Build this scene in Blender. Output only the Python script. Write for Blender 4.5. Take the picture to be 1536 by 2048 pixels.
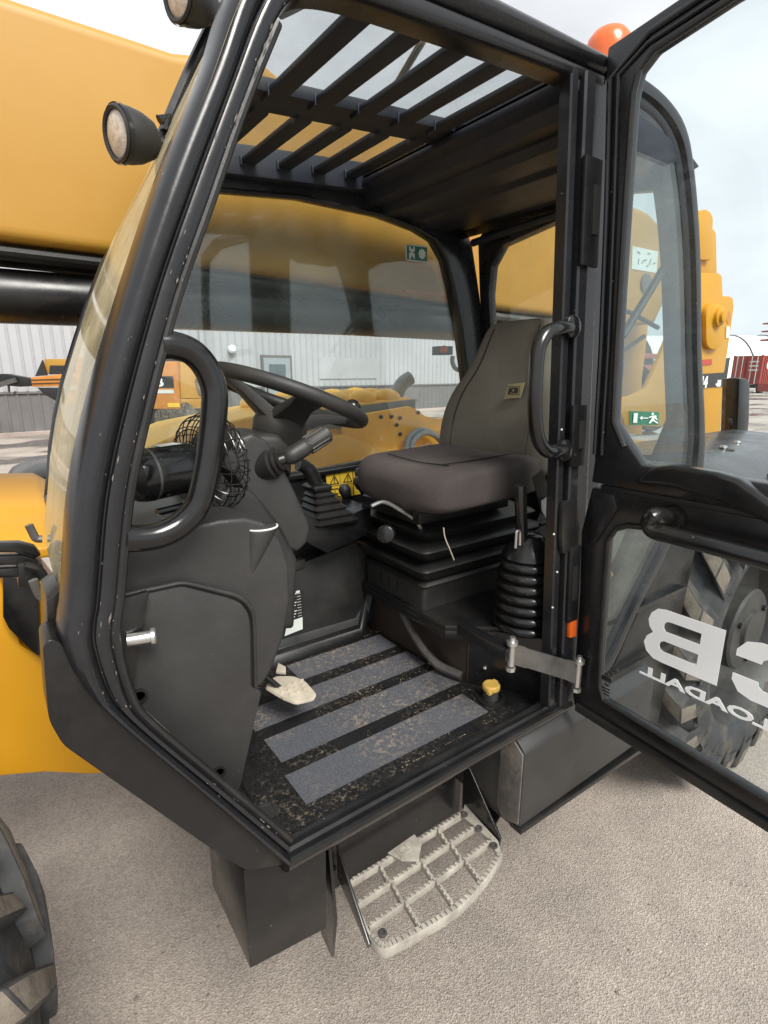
import bpy, bmesh, math, random
from mathutils import Vector, Matrix, noise
random.seed(7)
S = bpy.context.scene
for _o in list(bpy.data.objects): bpy.data.objects.remove(_o)
COL = S.collection
R = math.radians
PI = math.pi

# ------------------------------------------------------------------ camera
cam = bpy.data.cameras.new('camera')
cam.sensor_fit = 'HORIZONTAL'; cam.sensor_width = 36.0
cam.lens = 36.0*1080/1536
cam.clip_start = 0.05; cam.clip_end = 2000
co = bpy.data.objects.new('camera', cam); COL.objects.link(co)
co.location = (0, -0.75, 1.75)
co.rotation_euler = (R(90)-math.atan(279/1080), 0, R(-35.9))
S.camera = co

# ------------------------------------------------------------------ world, sun, exposure
W = bpy.data.worlds.new('World'); S.world = W; W.use_nodes = True
nt = W.node_tree; nt.nodes.clear()
def wn(t, **k):
    n = nt.nodes.new(t)
    for a, b in k.items(): setattr(n, a, b)
    return n
sky = wn('ShaderNodeTexSky', sky_type='NISHITA', sun_disc=False, sun_elevation=R(48), sun_rotation=R(184))
hs = wn('ShaderNodeHueSaturation'); hs.inputs['Saturation'].default_value = 0.12
tc = wn('ShaderNodeTexCoord')
mp = wn('ShaderNodeMapping'); mp.inputs['Scale'].default_value = (1, 1, 2.6)
nz = wn('ShaderNodeTexNoise'); nz.inputs['Scale'].default_value = 2.2; nz.inputs['Detail'].default_value = 5; nz.inputs['Roughness'].default_value = .5
cr = wn('ShaderNodeValToRGB')
cr.color_ramp.elements[0].position = .3; cr.color_ramp.elements[0].color = (4.75, 4.95, 5.2, 1)
cr.color_ramp.elements[1].position = .68; cr.color_ramp.elements[1].color = (6.6, 6.7, 6.85, 1)
mx = wn('ShaderNodeMixRGB'); mx.inputs[0].default_value = .88
bg = wn('ShaderNodeBackground'); bg.inputs['Strength'].default_value = 0.1
wo = wn('ShaderNodeOutputWorld')
L = nt.links.new
L(sky.outputs[0], hs.inputs['Color']); L(tc.outputs['Generated'], mp.inputs[0]); L(mp.outputs[0], nz.inputs[0]); L(nz.outputs[0], cr.inputs[0])
L(hs.outputs[0], mx.inputs[1]); L(cr.outputs[0], mx.inputs[2]); L(mx.outputs[0], bg.inputs[0]); L(bg.outputs[0], wo.inputs[0])
sun = bpy.data.lights.new('sun', 'SUN'); sun.energy = 2.9; sun.angle = R(25); sun.color = (1, .96, .9)
so = bpy.data.objects.new('sun', sun); COL.objects.link(so)
so.rotation_euler = (R(40), 0, R(-4)); so.location = (4, -6, 9)
S.view_settings.view_transform = 'Standard'; S.view_settings.look = 'None'
S.view_settings.exposure = 0.85; S.view_settings.gamma = 1; S.view_settings.use_curve_mapping = False
S.cycles.max_bounces = 12; S.cycles.transparent_max_bounces = 24; S.cycles.glossy_bounces = 5
S.cycles.use_denoising = True

# ------------------------------------------------------------------ materials
def ramp(n, stops):
    e = n.color_ramp.elements
    while len(e) < len(stops): e.new(.5)
    for el, (p, c) in zip(e, stops):
        el.position = p; el.color = (c[0], c[1], c[2], 1) if hasattr(c, '__len__') else (c, c, c, 1)
def mat(name, col, rough=.5, metal=0., var=.15, vscale=6., bump=0., bscale=300., dust=0., dustcol=(.22, .19, .15), dscale=4., scratch=0., dlo=.48, dhi=.78, dmask=0., rvar=.12, spec=.5, stretch=(1, 1, 1), coat=0.):
    m = bpy.data.materials.new(name); m.use_nodes = True
    t = m.node_tree; b = t.nodes['Principled BSDF']; N = t.nodes.new; K = t.links.new
    b.inputs['Metallic'].default_value = metal; b.inputs['Specular IOR Level'].default_value = spec
    b.inputs['Coat Weight'].default_value = coat; b.inputs['Coat Roughness'].default_value = .12
    tcn = N('ShaderNodeTexCoord'); mpn = N('ShaderNodeMapping'); mpn.inputs['Scale'].default_value = stretch
    K(tcn.outputs['Object'], mpn.inputs[0])
    n1 = N('ShaderNodeTexNoise'); n1.inputs['Scale'].default_value = vscale; n1.inputs['Detail'].default_value = 6; n1.inputs['Roughness'].default_value = .62
    K(mpn.outputs[0], n1.inputs[0])
    r1 = N('ShaderNodeValToRGB')
    lo = [max(0, c*(1-var)) for c in col]; hi = [min(1, c*(1+var)) for c in col]
    ramp(r1, [(.3, lo), (.7, hi)]); K(n1.outputs[0], r1.inputs[0])
    colour = r1.outputs[0]
    rr = N('ShaderNodeMapRange'); rr.inputs[1].default_value = .25; rr.inputs[2].default_value = .75
    rr.inputs[3].default_value = max(.03, rough-rvar); rr.inputs[4].default_value = min(1, rough+rvar); K(n1.outputs[0], rr.inputs[0])
    rough_out = rr.outputs[0]
    if dust > 0:
        n2 = N('ShaderNodeTexNoise'); n2.inputs['Scale'].default_value = dscale; n2.inputs['Detail'].default_value = 10; n2.inputs['Roughness'].default_value = .72
        K(tcn.outputs['Object'], n2.inputs[0])
        r2 = N('ShaderNodeMapRange'); r2.inputs[1].default_value = dlo; r2.inputs[2].default_value = dhi; r2.inputs[3].default_value = 0; r2.inputs[4].default_value = dust
        K(n2.outputs[0], r2.inputs[0])
        if dmask > 0:
            n5 = N('ShaderNodeTexNoise'); n5.inputs['Scale'].default_value = dmask; n5.inputs['Detail'].default_value = 4; K(tcn.outputs['Object'], n5.inputs[0])
            r5 = N('ShaderNodeMapRange'); r5.inputs[1].default_value = .42; r5.inputs[2].default_value = .66; K(n5.outputs[0], r5.inputs[0])
            m5 = N('ShaderNodeMath'); m5.operation = 'MULTIPLY'; K(r2.outputs[0], m5.inputs[0]); K(r5.outputs[0], m5.inputs[1]); r2 = m5
        mm = N('ShaderNodeMixRGB'); mm.inputs[2].default_value = (*dustcol, 1); K(r2.outputs[0], mm.inputs[0]); K(colour, mm.inputs[1]); colour = mm.outputs[0]
        mr = N('ShaderNodeMixRGB'); mr.inputs[2].default_value = (.9, .9, .9, 1); K(r2.outputs[0], mr.inputs[0]); K(rough_out, mr.inputs[1]); rough_out = mr.outputs[0]
    if scratch > 0:
        n3 = N('ShaderNodeTexVoronoi'); n3.inputs['Scale'].default_value = 26; K(tcn.outputs['Object'], n3.inputs[0])
        n4 = N('ShaderNodeTexNoise'); n4.inputs['Scale'].default_value = 90; n4.inputs['Detail'].default_value = 3; K(tcn.outputs['Object'], n4.inputs[0])
        mu = N('ShaderNodeMath'); mu.operation = 'MULTIPLY_ADD'; mu.inputs[1].default_value = .16; K(n4.outputs[0], mu.inputs[0]); K(n3.outputs['Distance'], mu.inputs[2])
        r3 = N('ShaderNodeMapRange'); r3.inputs[1].default_value = .125; r3.inputs[2].default_value = .105; r3.inputs[3].default_value = 0; r3.inputs[4].default_value = scratch; K(mu.outputs[0], r3.inputs[0])
        m3 = N('ShaderNodeMixRGB'); m3.inputs[2].default_value = (.32, .3, .28, 1); K(r3.outputs[0], m3.inputs[0]); K(colour, m3.inputs[1]); colour = m3.outputs[0]
    K(colour, b.inputs['Base Color']); K(rough_out, b.inputs['Roughness'])
    if bump > 0:
        nb = N('ShaderNodeTexNoise'); nb.inputs['Scale'].default_value = bscale; nb.inputs['Detail'].default_value = 4; K(mpn.outputs[0], nb.inputs[0])
        bp = N('ShaderNodeBump'); bp.inputs['Strength'].default_value = bump; bp.inputs['Distance'].default_value = .003; K(nb.outputs[0], bp.inputs['Height']); K(bp.outputs[0], b.inputs['Normal'])
    return m
def glass(name, tint=(.86, .94, .93), dirt=.05, dirtcol=(.5, .5, .46), gloss=1.0, dscale=5., film=0.):
    m = bpy.data.materials.new(name); m.use_nodes = True
    t = m.node_tree; t.nodes.clear(); N = t.nodes.new; K = t.links.new
    out = N('ShaderNodeOutputMaterial'); tr = N('ShaderNodeBsdfTransparent'); tr.inputs[0].default_value = (*tint, 1)
    gl = N('ShaderNodeBsdfGlossy'); gl.inputs['Roughness'].default_value = .015; gl.inputs[0].default_value = (.95, .98, 1, 1)
    fr = N('ShaderNodeFresnel'); ge = N('ShaderNodeNewGeometry'); io = N('ShaderNodeMapRange'); io.inputs[3].default_value = 1.5; io.inputs[4].default_value = 1/1.5
    K(ge.outputs['Backfacing'], io.inputs[0]); K(io.outputs[0], fr.inputs[0])
    mu = N('ShaderNodeMath'); mu.operation = 'MULTIPLY'; mu.inputs[1].default_value = gloss; K(fr.outputs[0], mu.inputs[0])
    m1 = N('ShaderNodeMixShader'); K(mu.outputs[0], m1.inputs[0]); K(tr.outputs[0], m1.inputs[1]); K(gl.outputs[0], m1.inputs[2])
    df = N('ShaderNodeBsdfDiffuse'); df.inputs[0].default_value = (*dirtcol, 1)
    tcn = N('ShaderNodeTexCoord'); n = N('ShaderNodeTexNoise'); n.inputs['Scale'].default_value = dscale; n.inputs['Detail'].default_value = 9; n.inputs['Roughness'].default_value = .7
    K(tcn.outputs['Object'], n.inputs[0])
    r = N('ShaderNodeMapRange'); r.inputs[1].default_value = .4; r.inputs[2].default_value = .85; r.inputs[3].default_value = film; r.inputs[4].default_value = film+dirt; K(n.outputs[0], r.inputs[0])
    m2 = N('ShaderNodeMixShader'); K(r.outputs[0], m2.inputs[0]); K(m1.outputs[0], m2.inputs[1]); K(df.outputs[0], m2.inputs[2])
    K(m2.outputs[0], out.inputs[0])
    return m
M = {}
M['black'] = mat('black_paint', (.009, .009, .010), .24, var=.3, dust=.07, scratch=.35, rvar=.1, bump=.04, bscale=60)
M['satin'] = mat('satin_black_paint', (.0075, .0075, .008), .32, var=.25, dust=.09, scratch=.3, bump=.05, bscale=90)
M['pillar'] = mat('cab_pillar_paint', (.012, .0125, .0145), .25, var=.2, dust=.06, scratch=.35, bump=.05, bscale=80)
M['liner'] = mat('roof_liner', (.013, .017, .028), .5, var=.2, dust=.1, bump=.1)
M['plastic'] = mat('grey_moulded_plastic', (.027, .0265, .026), .46, var=.16, dust=.12, dustcol=(.16, .155, .15), bump=.25, bscale=700, scratch=.2)
M['plastic2'] = mat('dark_moulded_plastic', (.018, .018, .018), .5, var=.2, dust=.15, bump=.2, bscale=600)
M['rubber'] = mat('black_rubber', (.010, .010, .010), .42, var=.3, dust=.12, bump=.08, bscale=200)
M['gloss'] = mat('gloss_black_tube', (.009, .009, .0095), .19, var=.3, dust=.06, scratch=.4, rvar=.07)
M['yellow'] = mat('yellow_paint', (.55, .262, .006), .42, var=.07, vscale=2., dust=.07, dustcol=(.4, .22, .08), bump=.03, bscale=150)
M['boomyellow'] = mat('boom_yellow_paint', (.405, .213, .027), .45, var=.06, vscale=1.3, dust=.12, dustcol=(.5, .3, .12), bump=.05, bscale=220)
M['coveryellow'] = mat('shade_lifted_yellow_cover', (.9, .52, .07), .5, var=.08, dust=.1)  # yellow with extra brightness painted in, offsetting the boom's shade on the cover
M['orange'] = mat('orange_paint', (.52, .2, .03), .5, var=.15, dust=.4, dustcol=(.42, .28, .16))
M['fabric'] = mat('seat_fabric', (.165, .15, .125), .95, var=.16, vscale=5, bump=1.0, bscale=420, dust=.28, dustcol=(.15, .125, .1), spec=.15)
M['fabric2'] = mat('seat_cushion_fabric', (.075, .064, .062), .95, var=.2, vscale=5, bump=1.0, bscale=420, dust=.3, dustcol=(.15, .115, .095), spec=.15)
M['alu'] = mat('weathered_aluminium', (.37, .345, .30), .6, metal=.15, var=.3, vscale=22, dust=.8, dustcol=(.2, .16, .115), dscale=40, dmask=9, dlo=.5, dhi=.7, bump=.3, bscale=120)
M['steel'] = mat('worn_steel', (.11, .105, .1), .42, metal=.5, var=.3, vscale=20, dust=.4, dustcol=(.2, .16, .12), dscale=15)
M['chrome'] = mat('bright_metal', (.6, .6, .58), .3, metal=.9, var=.2, dust=.2)
M['pedal'] = mat('worn_pedal_plate', (.5, .45, .36), .6, metal=.1, var=.15, vscale=30, dust=.4, dustcol=(.35, .25, .16), dscale=20)
M['grip'] = mat('grit_strip', (.085, .09, .105), .85, var=.5, vscale=330, bump=1.0, bscale=900, dust=.9, dustcol=(.31, .245, .17), dscale=80, dmask=5, dlo=.5, dhi=.62)
M['floor'] = mat('cab_floor_paint', (.008, .008, .0085), .36, var=.3, vscale=30, bump=.8, bscale=420, dust=.7, dustcol=(.24, .19, .135), dscale=90, dmask=6, dlo=.52, dhi=.66)
M['tyre'] = mat('tyre_rubber', (.03, .031, .033), .75, var=.35, vscale=18, dust=.8, dustcol=(.16, .125, .09), dscale=7, bump=.4, bscale=120)
M['mud'] = mat('tyre_lug_dusty', (.03, .028, .026), .85, var=.35, vscale=25, dust=.85, dustcol=(.30, .25, .19), dscale=20, dlo=.42, dhi=.68, bump=.6, bscale=200)
M['lugtop'] = mat('worn_lug_top', (.17, .142, .112), .9, var=.25, vscale=40, dust=.8, dustcol=(.05, .045, .04), dscale=14, dlo=.52, dhi=.66, bump=.6, bscale=260)
M['rim'] = mat('rim_black_paint', (.03, .029, .028), .5, var=.3, dust=.4, dustcol=(.15, .12, .09))
M['hub'] = mat('hub_grey', (.03, .029, .028), .55, var=.2, dust=.4)
M['white'] = mat('white_vinyl', (.9, .92, .92), .4, var=.03)
M['decalblack'] = mat('black_decal', (.02, .02, .02), .4, var=.05)
M['decalyellow'] = mat('yellow_decal', (.75, .5, .05), .4, var=.06)
M['decalgreen'] = mat('green_decal', (.02, .14, .08), .4, var=.1)
M['decalwhite'] = mat('pale_decal', (.62, .66, .62), .5, var=.08)
M['decalred'] = mat('red_decal', (.45, .06, .03), .5, var=.1)
M['amber'] = mat('amber_plastic', (.75, .13, .015), .25, var=.1, dust=.15, spec=.7)
M['capyellow'] = mat('yellow_cap_plastic', (.75, .48, .1), .5, var=.1, vscale=30, dust=.25)
M['lens'] = mat('lamp_lens', (.55, .47, .38), .15, var=.25, vscale=60, bump=.6, bscale=120, spec=.8)
M['grey'] = mat('grey_steel_sheet', (.2, .23, .25), .6, var=.2, vscale=8, dust=.2)
M['dust'] = mat('pale_dust', (.23, .185, .13), .95, var=.2, vscale=40)
M['badge'] = mat('badge_fabric', (.32, .27, .14), .8, var=.15, vscale=60)
M['belt'] = mat('belt_webbing', (.05, .042, .036), .8, var=.1, bump=.5, bscale=500)
M['glass'] = glass('cab_glass', (.93, .965, .96), dirt=.10, film=.03, dirtcol=(.42, .47, .45), gloss=1.1)
M['doorglass'] = glass('door_glass', (.94, .975, .982), dirt=.02, film=.0, gloss=.3)
M['roofglass'] = glass('roof_glass', (.95, .97, .97), dirt=.1, dscale=9, film=.06)
M['quarterglass'] = glass('quarter_glass', (.92, .955, .95), dirt=.08, film=.012)
M['wscreen'] = glass('windscreen_glass', (.93, .93, .88), dirt=.75, dirtcol=(.66, .57, .36), dscale=3., film=.25)

# ------------------------------------------------------------------ mesh helpers
def V(p): return Vector(p)
def catmull(pts, n=6, closed=False):
    pts = [Vector(p) for p in pts]; out = []; N = len(pts)
    rng = range(N if closed else N-1)
    for i in rng:
        p1 = pts[i]; p2 = pts[(i+1) % N]
        p0 = pts[(i-1) % N] if (closed or i > 0) else p1*2-p2
        p3 = pts[(i+2) % N] if (closed or i < N-2) else p2*2-p1
        for k in range(n):
            t = k/n
            out.append(.5*((2*p1)+(p2-p0)*t+(2*p0-5*p1+4*p2-p3)*t*t+(3*p1-p0-3*p2+p3)*t**3))
    if not closed: out.append(pts[-1])
    return out
def fillet(pts, r, n=5, closed=False):
    pts = [Vector(p) for p in pts]; N = len(pts); out = []
    for i in range(N):
        if not closed and i in (0, N-1): out.append(pts[i]); continue
        a, b, c = pts[i-1], pts[i], pts[(i+1) % N]
        u = (a-b); w = (c-b); rr = min(r, u.length*.48, w.length*.48)
        s = b+u.normalized()*rr; e = b+w.normalized()*rr
        for k in range(n+1):
            t = k/n; out.append(s*(1-t)**2+b*2*t*(1-t)+e*t*t)
    return out
class MB:
    def __init__(s): s.v = []; s.f = []; s.mi = []; s.m = 0
    def add(s, vs, fs):
        o = len(s.v); s.v += [tuple(p) for p in vs]
        for f in fs: s.f.append(tuple(i+o for i in f)); s.mi.append(s.m)
        return s
    def box(s, x0, x1, y0, y1, z0, z1, mx=None):
        vs = [V((x, y, z)) for x in (x0, x1) for y in (y0, y1) for z in (z0, z1)]
        if mx is not None: vs = [mx @ p for p in vs]
        return s.add(vs, [(0, 1, 3, 2), (4, 6, 7, 5), (0, 4, 5, 1), (2, 3, 7, 6), (0, 2, 6, 4), (1, 5, 7, 3)])
    def prism(s, poly, vec):
        vec = V(vec); n = len(poly); a = [V(p) for p in poly]; b = [p+vec for p in a]
        return s.add(a+b, [tuple(range(n)), tuple(range(2*n-1, n-1, -1))]+[(i, (i+1) % n, n+(i+1) % n, n+i) for i in range(n)])
    def loft(s, rings, closed=True, caps=True, loop=False):
        n = len(rings[0]); vs = [p for r in rings for p in r]; fs = []
        m = len(rings)
        for j in range(m if loop else m-1):
            j2 = (j+1) % m
            for i in range(n if closed else n-1):
                fs.append((j*n+i, j*n+(i+1) % n, j2*n+(i+1) % n, j2*n+i))
        if caps and not loop and closed: fs += [tuple(range(n-1, -1, -1)), tuple(range((m-1)*n, m*n))]
        return s.add(vs, fs)
    def tube(s, path, r, n=12, closed=False, caps=True):
        path = [V(p) for p in path]; N = len(path); rings = []; up = None
        for i, p in enumerate(path):
            a = path[(i-1) % N] if (closed or i > 0) else p; b = path[(i+1) % N] if (closed or i < N-1) else p
            t = (b-a).normalized()
            if up is None:
                up = t.orthogonal().normalized()
            up = (up-t*up.dot(t))
            up = up.normalized() if up.length > 1e-6 else t.orthogonal().normalized()
            w = t.cross(up); rr = r[i] if hasattr(r, '__len__') else r
            rings.append([p+(up*math.cos(q)+w*math.sin(q))*rr for q in [2*PI*k/n for k in range(n)]])
        return s.loft(rings, True, caps, closed)
    def lathe(s, prof, o, axis, n=24, cap=True):
        axis = V(axis).normalized(); u = axis.orthogonal().normalized(); w = axis.cross(u); o = V(o)
        rings = [[o+axis*h+(u*math.cos(q)+w*math.sin(q))*max(r, 1e-4) for q in [2*PI*k/n for k in range(n)]] for r, h in prof]
        return s.loft(rings, True, cap)
    def ringplate(s, inner, outer, vec):
        vec = V(vec); n = len(inner)
        i1 = [V(p) for p in inner]; o1 = [V(p) for p in outer]
        rings = [i1, o1, [p+vec for p in o1], [p+vec for p in i1]]
        return s.loft(rings, True, False, True)
    def sphere(s, c, r, n=14, sc=(1, 1, 1)):
        c = V(c); rings = []
        for j in range(n//2+1):
            ph = PI*j/(n//2)
            rings.append([c+V((sc[0]*r*math.sin(ph)*math.cos(2*PI*k/n), sc[1]*r*math.sin(ph)*math.sin(2*PI*k/n), sc[2]*r*math.cos(ph)+1e-6*k)) for k in range(n)])
        return s.loft(rings, True, True)
ROOTLOC = {}
def link(o, parent):
    COL.objects.link(o)
    if parent is not None:
        o.parent = parent
        r = parent
        while r.parent is not None: r = r.parent
        if parent is r and r.type == 'EMPTY':
            o.matrix_parent_inverse = Matrix.Translation(-r.location)
def build(name, mb, mats, parent=None, bevel=0., seg=2, angle=35, smooth=True, kind=None, label=None, flat=False):
    me = bpy.data.meshes.new(name); bm = bmesh.new()
    vs = [bm.verts.new(p) for p in mb.v]; bm.verts.index_update()
    for f, mi in zip(mb.f, mb.mi):
        try:
            fc = bm.faces.new([vs[i] for i in f]); fc.material_index = mi
        except ValueError: pass
    bmesh.ops.recalc_face_normals(bm, faces=bm.faces)
    if bevel > 0:
        bmesh.ops.remove_doubles(bm, verts=bm.verts, dist=1e-5)
        es = [e for e in bm.edges if len(e.link_faces) == 2 and e.calc_face_angle(0) > R(28)]
        bmesh.ops.bevel(bm, geom=es, offset=bevel, segments=seg, profile=.6, affect='EDGES', clamp_overlap=True)
    bm.to_mesh(me); bm.free()
    if not hasattr(mats, '__len__') or isinstance(mats, str): mats = [mats]
    for m in mats: me.materials.append(M[m] if isinstance(m, str) else m)
    if smooth and not flat:
        for p in me.polygons: p.use_smooth = True
        me.set_sharp_from_angle(angle=R(angle))
    o = bpy.data.objects.new(name, me); link(o, parent)
    if kind: o['kind'] = kind
    if label: o['label'] = label
    return o
def thing(name, label, cat, loc, group=None):
    o = bpy.data.objects.new(name, None); COL.objects.link(o); o.location = loc; o.empty_display_size = .2
    o['label'] = label; o['category'] = cat
    if group: o['group'] = group
    return o
def tag(o, label, cat, group=None):
    o['label'] = label; o['category'] = cat
    if group: o['group'] = group
    return o
def text_mb(body, h, M4, thick=.001, bold=0., xs=1., align='LEFT'):
    """lettering: solid letters of cap height h on the plane given by M4 (x along the line, y up, z out)"""
    c = bpy.data.curves.new('lettering', 'FONT'); c.body = body; c.size = h/.7; c.extrude = thick/2; c.offset = bold; c.resolution_u = 3; c.align_x = align
    o = bpy.data.objects.new('lettering', c); COL.objects.link(o)
    me = bpy.data.meshes.new_from_object(o.evaluated_get(bpy.context.evaluated_depsgraph_get()))
    bpy.data.objects.remove(o); bpy.data.curves.remove(c)
    mb = MB(); mb.add([M4 @ V((p.co.x*xs, p.co.y, p.co.z)) for p in me.vertices], [tuple(p.vertices) for p in me.polygons]); bpy.data.meshes.remove(me)
    return mb
def frame(o, x, y):
    x = V(x).normalized(); y = V(y); z = x.cross(y).normalized(); y = z.cross(x)
    m = Matrix((x, y, z)).transposed().to_4x4(); m.translation = V(o); return m
def lip(pts, k): return [V(p) for p in pts]
DN = V((0, -1, .053)).normalized()      # outward normal of the door side of the cab

# ================================================================== SETTING
def ground():
    m = bpy.data.materials.new('asphalt'); m.use_nodes = True
    t = m.node_tree; b = t.nodes['Principled BSDF']; N = t.nodes.new; K = t.links.new
    tcn = N('ShaderNodeTexCoord')
    def nz(sc, det=6, ro=.6):
        n = N('ShaderNodeTexNoise'); n.inputs['Scale'].default_value = sc; n.inputs['Detail'].default_value = det; n.inputs['Roughness'].default_value = ro; K(tcn.outputs['Object'], n.inputs[0]); return n
    big = nz(.6, 5); mid = nz(7, 6); fine = nz(240, 4, .7)
    vor = N('ShaderNodeTexVoronoi'); vor.inputs['Scale'].default_value = 190; K(tcn.outputs['Object'], vor.inputs[0])
    r1 = N('ShaderNodeValToRGB'); ramp(r1, [(.25, (.26, .222, .186)), (.5, (.42, .367, .318)), (.78, (.58, .518, .455))])
    sc = N('ShaderNodeSeparateColor'); K(vor.outputs['Color'], sc.inputs[0])
    a = N('ShaderNodeMath'); a.operation = 'MULTIPLY_ADD'; a.inputs[1].default_value = .30; K(sc.outputs[0], a.inputs[0])
    a2 = N('ShaderNodeMath'); a2.operation = 'MULTIPLY_ADD'; a2.inputs[1].default_value = .62; a2.inputs[2].default_value = .04; K(fine.outputs[0], a2.inputs[0]); K(a2.outputs[0], a.inputs[2]); K(a.outputs[0], r1.inputs[0])
    r2 = N('ShaderNodeMapRange'); r2.inputs[1].default_value = .3; r2.inputs[2].default_value = .7; r2.inputs[3].default_value = .74; r2.inputs[4].default_value = 1.14; K(big.outputs[0], r2.inputs[0])
    r3 = N('ShaderNodeMapRange'); r3.inputs[1].default_value = .3; r3.inputs[2].default_value = .7; r3.inputs[3].default_value = .9; r3.inputs[4].default_value = 1.08; K(mid.outputs[0], r3.inputs[0])
    mm = N('ShaderNodeMath'); mm.operation = 'MULTIPLY'; K(r2.outputs[0], mm.inputs[0]); K(r3.outputs[0], mm.inputs[1])
    mc = N('ShaderNodeMixRGB'); mc.blend_type = 'MULTIPLY'; mc.inputs[0].default_value = 1; K(r1.outputs[0], mc.inputs[1]); K(mm.outputs[0], mc.inputs[2])
    # damp patches farther out in the yard
    mp = N('ShaderNodeMapping'); mp.inputs['Scale'].default_value = (.22, .5, 1); K(tcn.outputs['Object'], mp.inputs[0])
    wet = N('ShaderNodeTexNoise'); wet.inputs['Scale'].default_value = 1.; wet.inputs['Detail'].default_value = 5; wet.inputs['Roughness'].default_value = .55; K(mp.outputs[0], wet.inputs[0])
    wr = N('ShaderNodeMapRange'); wr.inputs[1].default_value = .5; wr.inputs[2].default_value = .56; K(wet.outputs[0], wr.inputs[0])
    ln = N('ShaderNodeVectorMath'); ln.operation = 'DISTANCE'; ln.inputs[1].default_value = (.8, .5, 0); K(tcn.outputs['Object'], ln.inputs[0])
    lr = N('ShaderNodeMapRange'); lr.inputs[1].default_value = 5.5; lr.inputs[2].default_value = 8.; K(ln.outputs['Value'], lr.inputs[0])
    wm = N('ShaderNodeMath'); wm.operation = 'MULTIPLY'; K(wr.outputs[0], wm.inputs[0]); K(lr.outputs[0], wm.inputs[1])
    md = N('ShaderNodeMixRGB'); md.inputs[2].default_value = (.11, .095, .085, 1); K(wm.outputs[0], md.inputs[0]); K(mc.outputs[0], md.inputs[1])
    K(md.outputs[0], b.inputs['Base Color'])
    rg = N('ShaderNodeMapRange'); rg.inputs[3].default_value = .92; rg.inputs[4].default_value = .12; K(wm.outputs[0], rg.inputs[0]); K(rg.outputs[0], b.inputs['Roughness'])
    hb = N('ShaderNodeMath'); hb.operation = 'MULTIPLY_ADD'; hb.inputs[1].default_value = .6; K(vor.outputs['Distance'], hb.inputs[0]); K(fine.outputs[0], hb.inputs[2])
    bs = N('ShaderNodeMapRange'); bs.inputs[3].default_value = .8; bs.inputs[4].default_value = .03; K(wm.outputs[0], bs.inputs[0])
    bp = N('ShaderNodeBump'); bp.inputs['Distance'].default_value = .011; K(bs.outputs[0], bp.inputs['Strength']); K(hb.outputs[0], bp.inputs['Height']); K(bp.outputs[0], b.inputs['Normal'])
    M['ground'] = m
    mb = MB(); mb.add([(-400, -400, 0), (900, -400, 0), (900, 900, 0), (-400, 900, 0)], [(0, 1, 2, 3)])
    build('ground', mb, 'ground', kind='structure')
ground()

# grey profiled warehouse behind
WD = V((1, .081, 0)).normalized(); WN = V((WD.y, -WD.x, 0))      # along the wall, towards us
def wp(x, z, d=0.): return V((x, 18.03+.081*x, z))+WN*d
M['cladding'] = mat('pale_cladding', (.40, .41, .42), .5, var=.06, vscale=.7, dust=.12, dustcol=(.36, .35, .34))
M['cladding2'] = mat('dark_wainscot', (.15, .145, .145), .55, var=.1, vscale=1.2, dust=.15)
M['rib'] = mat('pale_rib', (.36, .37, .385), .5, var=.06)
M['doorgrey'] = mat('grey_door', (.3, .34, .36), .5, var=.05)
wh = thing('warehouse', 'long pale grey profiled steel warehouse with darker lower band', 'building', (9, 19, 0))
X0, X1, XD0, XD1 = -14., 27., 8.45, 9.75
mb = MB(); mb.prism([wp(X0, 1.2), wp(X1, 1.2), wp(X1, 7), wp(X0, 7)], -WN*.2); build('wall', mb, 'cladding', wh)
mb = MB(); mb.prism([wp(X0, 0), wp(X1, 0), wp(X1, 1.18), wp(X0, 1.18)], -WN*.2); build('wainscot', mb, 'cladding2', wh)
mb = MB(); mb.prism([wp(X0, 1.16, .05), wp(X1, 1.16, .05), wp(X1, 1.22, .05), wp(X0, 1.22, .05)], -WN*.04); build('flashing_strip', mb, 'cladding2', wh)
mb = MB(); mb.prism([wp(X0, 0, .25), wp(X1, 0, .25), wp(X1, .09, .25), wp(X0, .09, .25)], -WN*.24); M['kerb'] = mat('pale_kerb', (.46, .38, .34), .8, var=.15, vscale=2); build('foundation_strip', mb, 'kerb', wh)
mb = MB(); mb.prism([wp(X0, 7, .1), wp(X1, 7, .1), wp(X1, 7.25, .1), wp(X0, 7.25, .1)], -WN*.35); build('eave', mb, 'cladding2', wh)
def ribmesh(z0, z1, m, nm):
    mb = MB(); a = wp(0, 0)-V((0, 18.03, 0))
    pr = [V((0, 0, 0))-WD*.045, V((0, 0, 0))-WD*.02+WN*.022, V((0, 0, 0))+WD*.02+WN*.022, V((0, 0, 0))+WD*.045]
    mb.prism([p+V((0, 0, z0)) for p in pr], (0, 0, z1-z0))
    o = build(nm, mb, m, wh, flat=True); return o
r0 = ribmesh(1.23, 6.98, 'rib', 'wall_rib'); r1 = ribmesh(.1, 1.15, 'cladding2', 'wainscot_rib')
_first = True
def setrib(o, x):
    o.location = wp(x, 0, .0)
xs = [-6+.27*i for i in range(106)]
for i, x in enumerate(xs):
    for src in (r0, r1):
        if XD0-.1 < x < XD1+.1 and src is r1: continue
        if i == 0: setrib(src, x)
        else:
            c = src.copy(); COL.objects.link(c); setrib(c, x)
mb = MB(); mb.prism([wp(XD0, 0, .06), wp(XD1, 0, .06), wp(XD1, 2.38, .06), wp(XD0, 2.38, .06)], -WN*.05)
d = build('door_frame', mb, 'cladding2', wh)
mb = MB(); mb.prism([wp(XD0+.09, .03, .075), wp(XD1-.09, .03, .075), wp(XD1-.09, 2.28, .075), wp(XD0+.09, 2.28, .075)], -WN*.012); dd = build('door', mb, 'doorgrey', wh)
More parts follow.
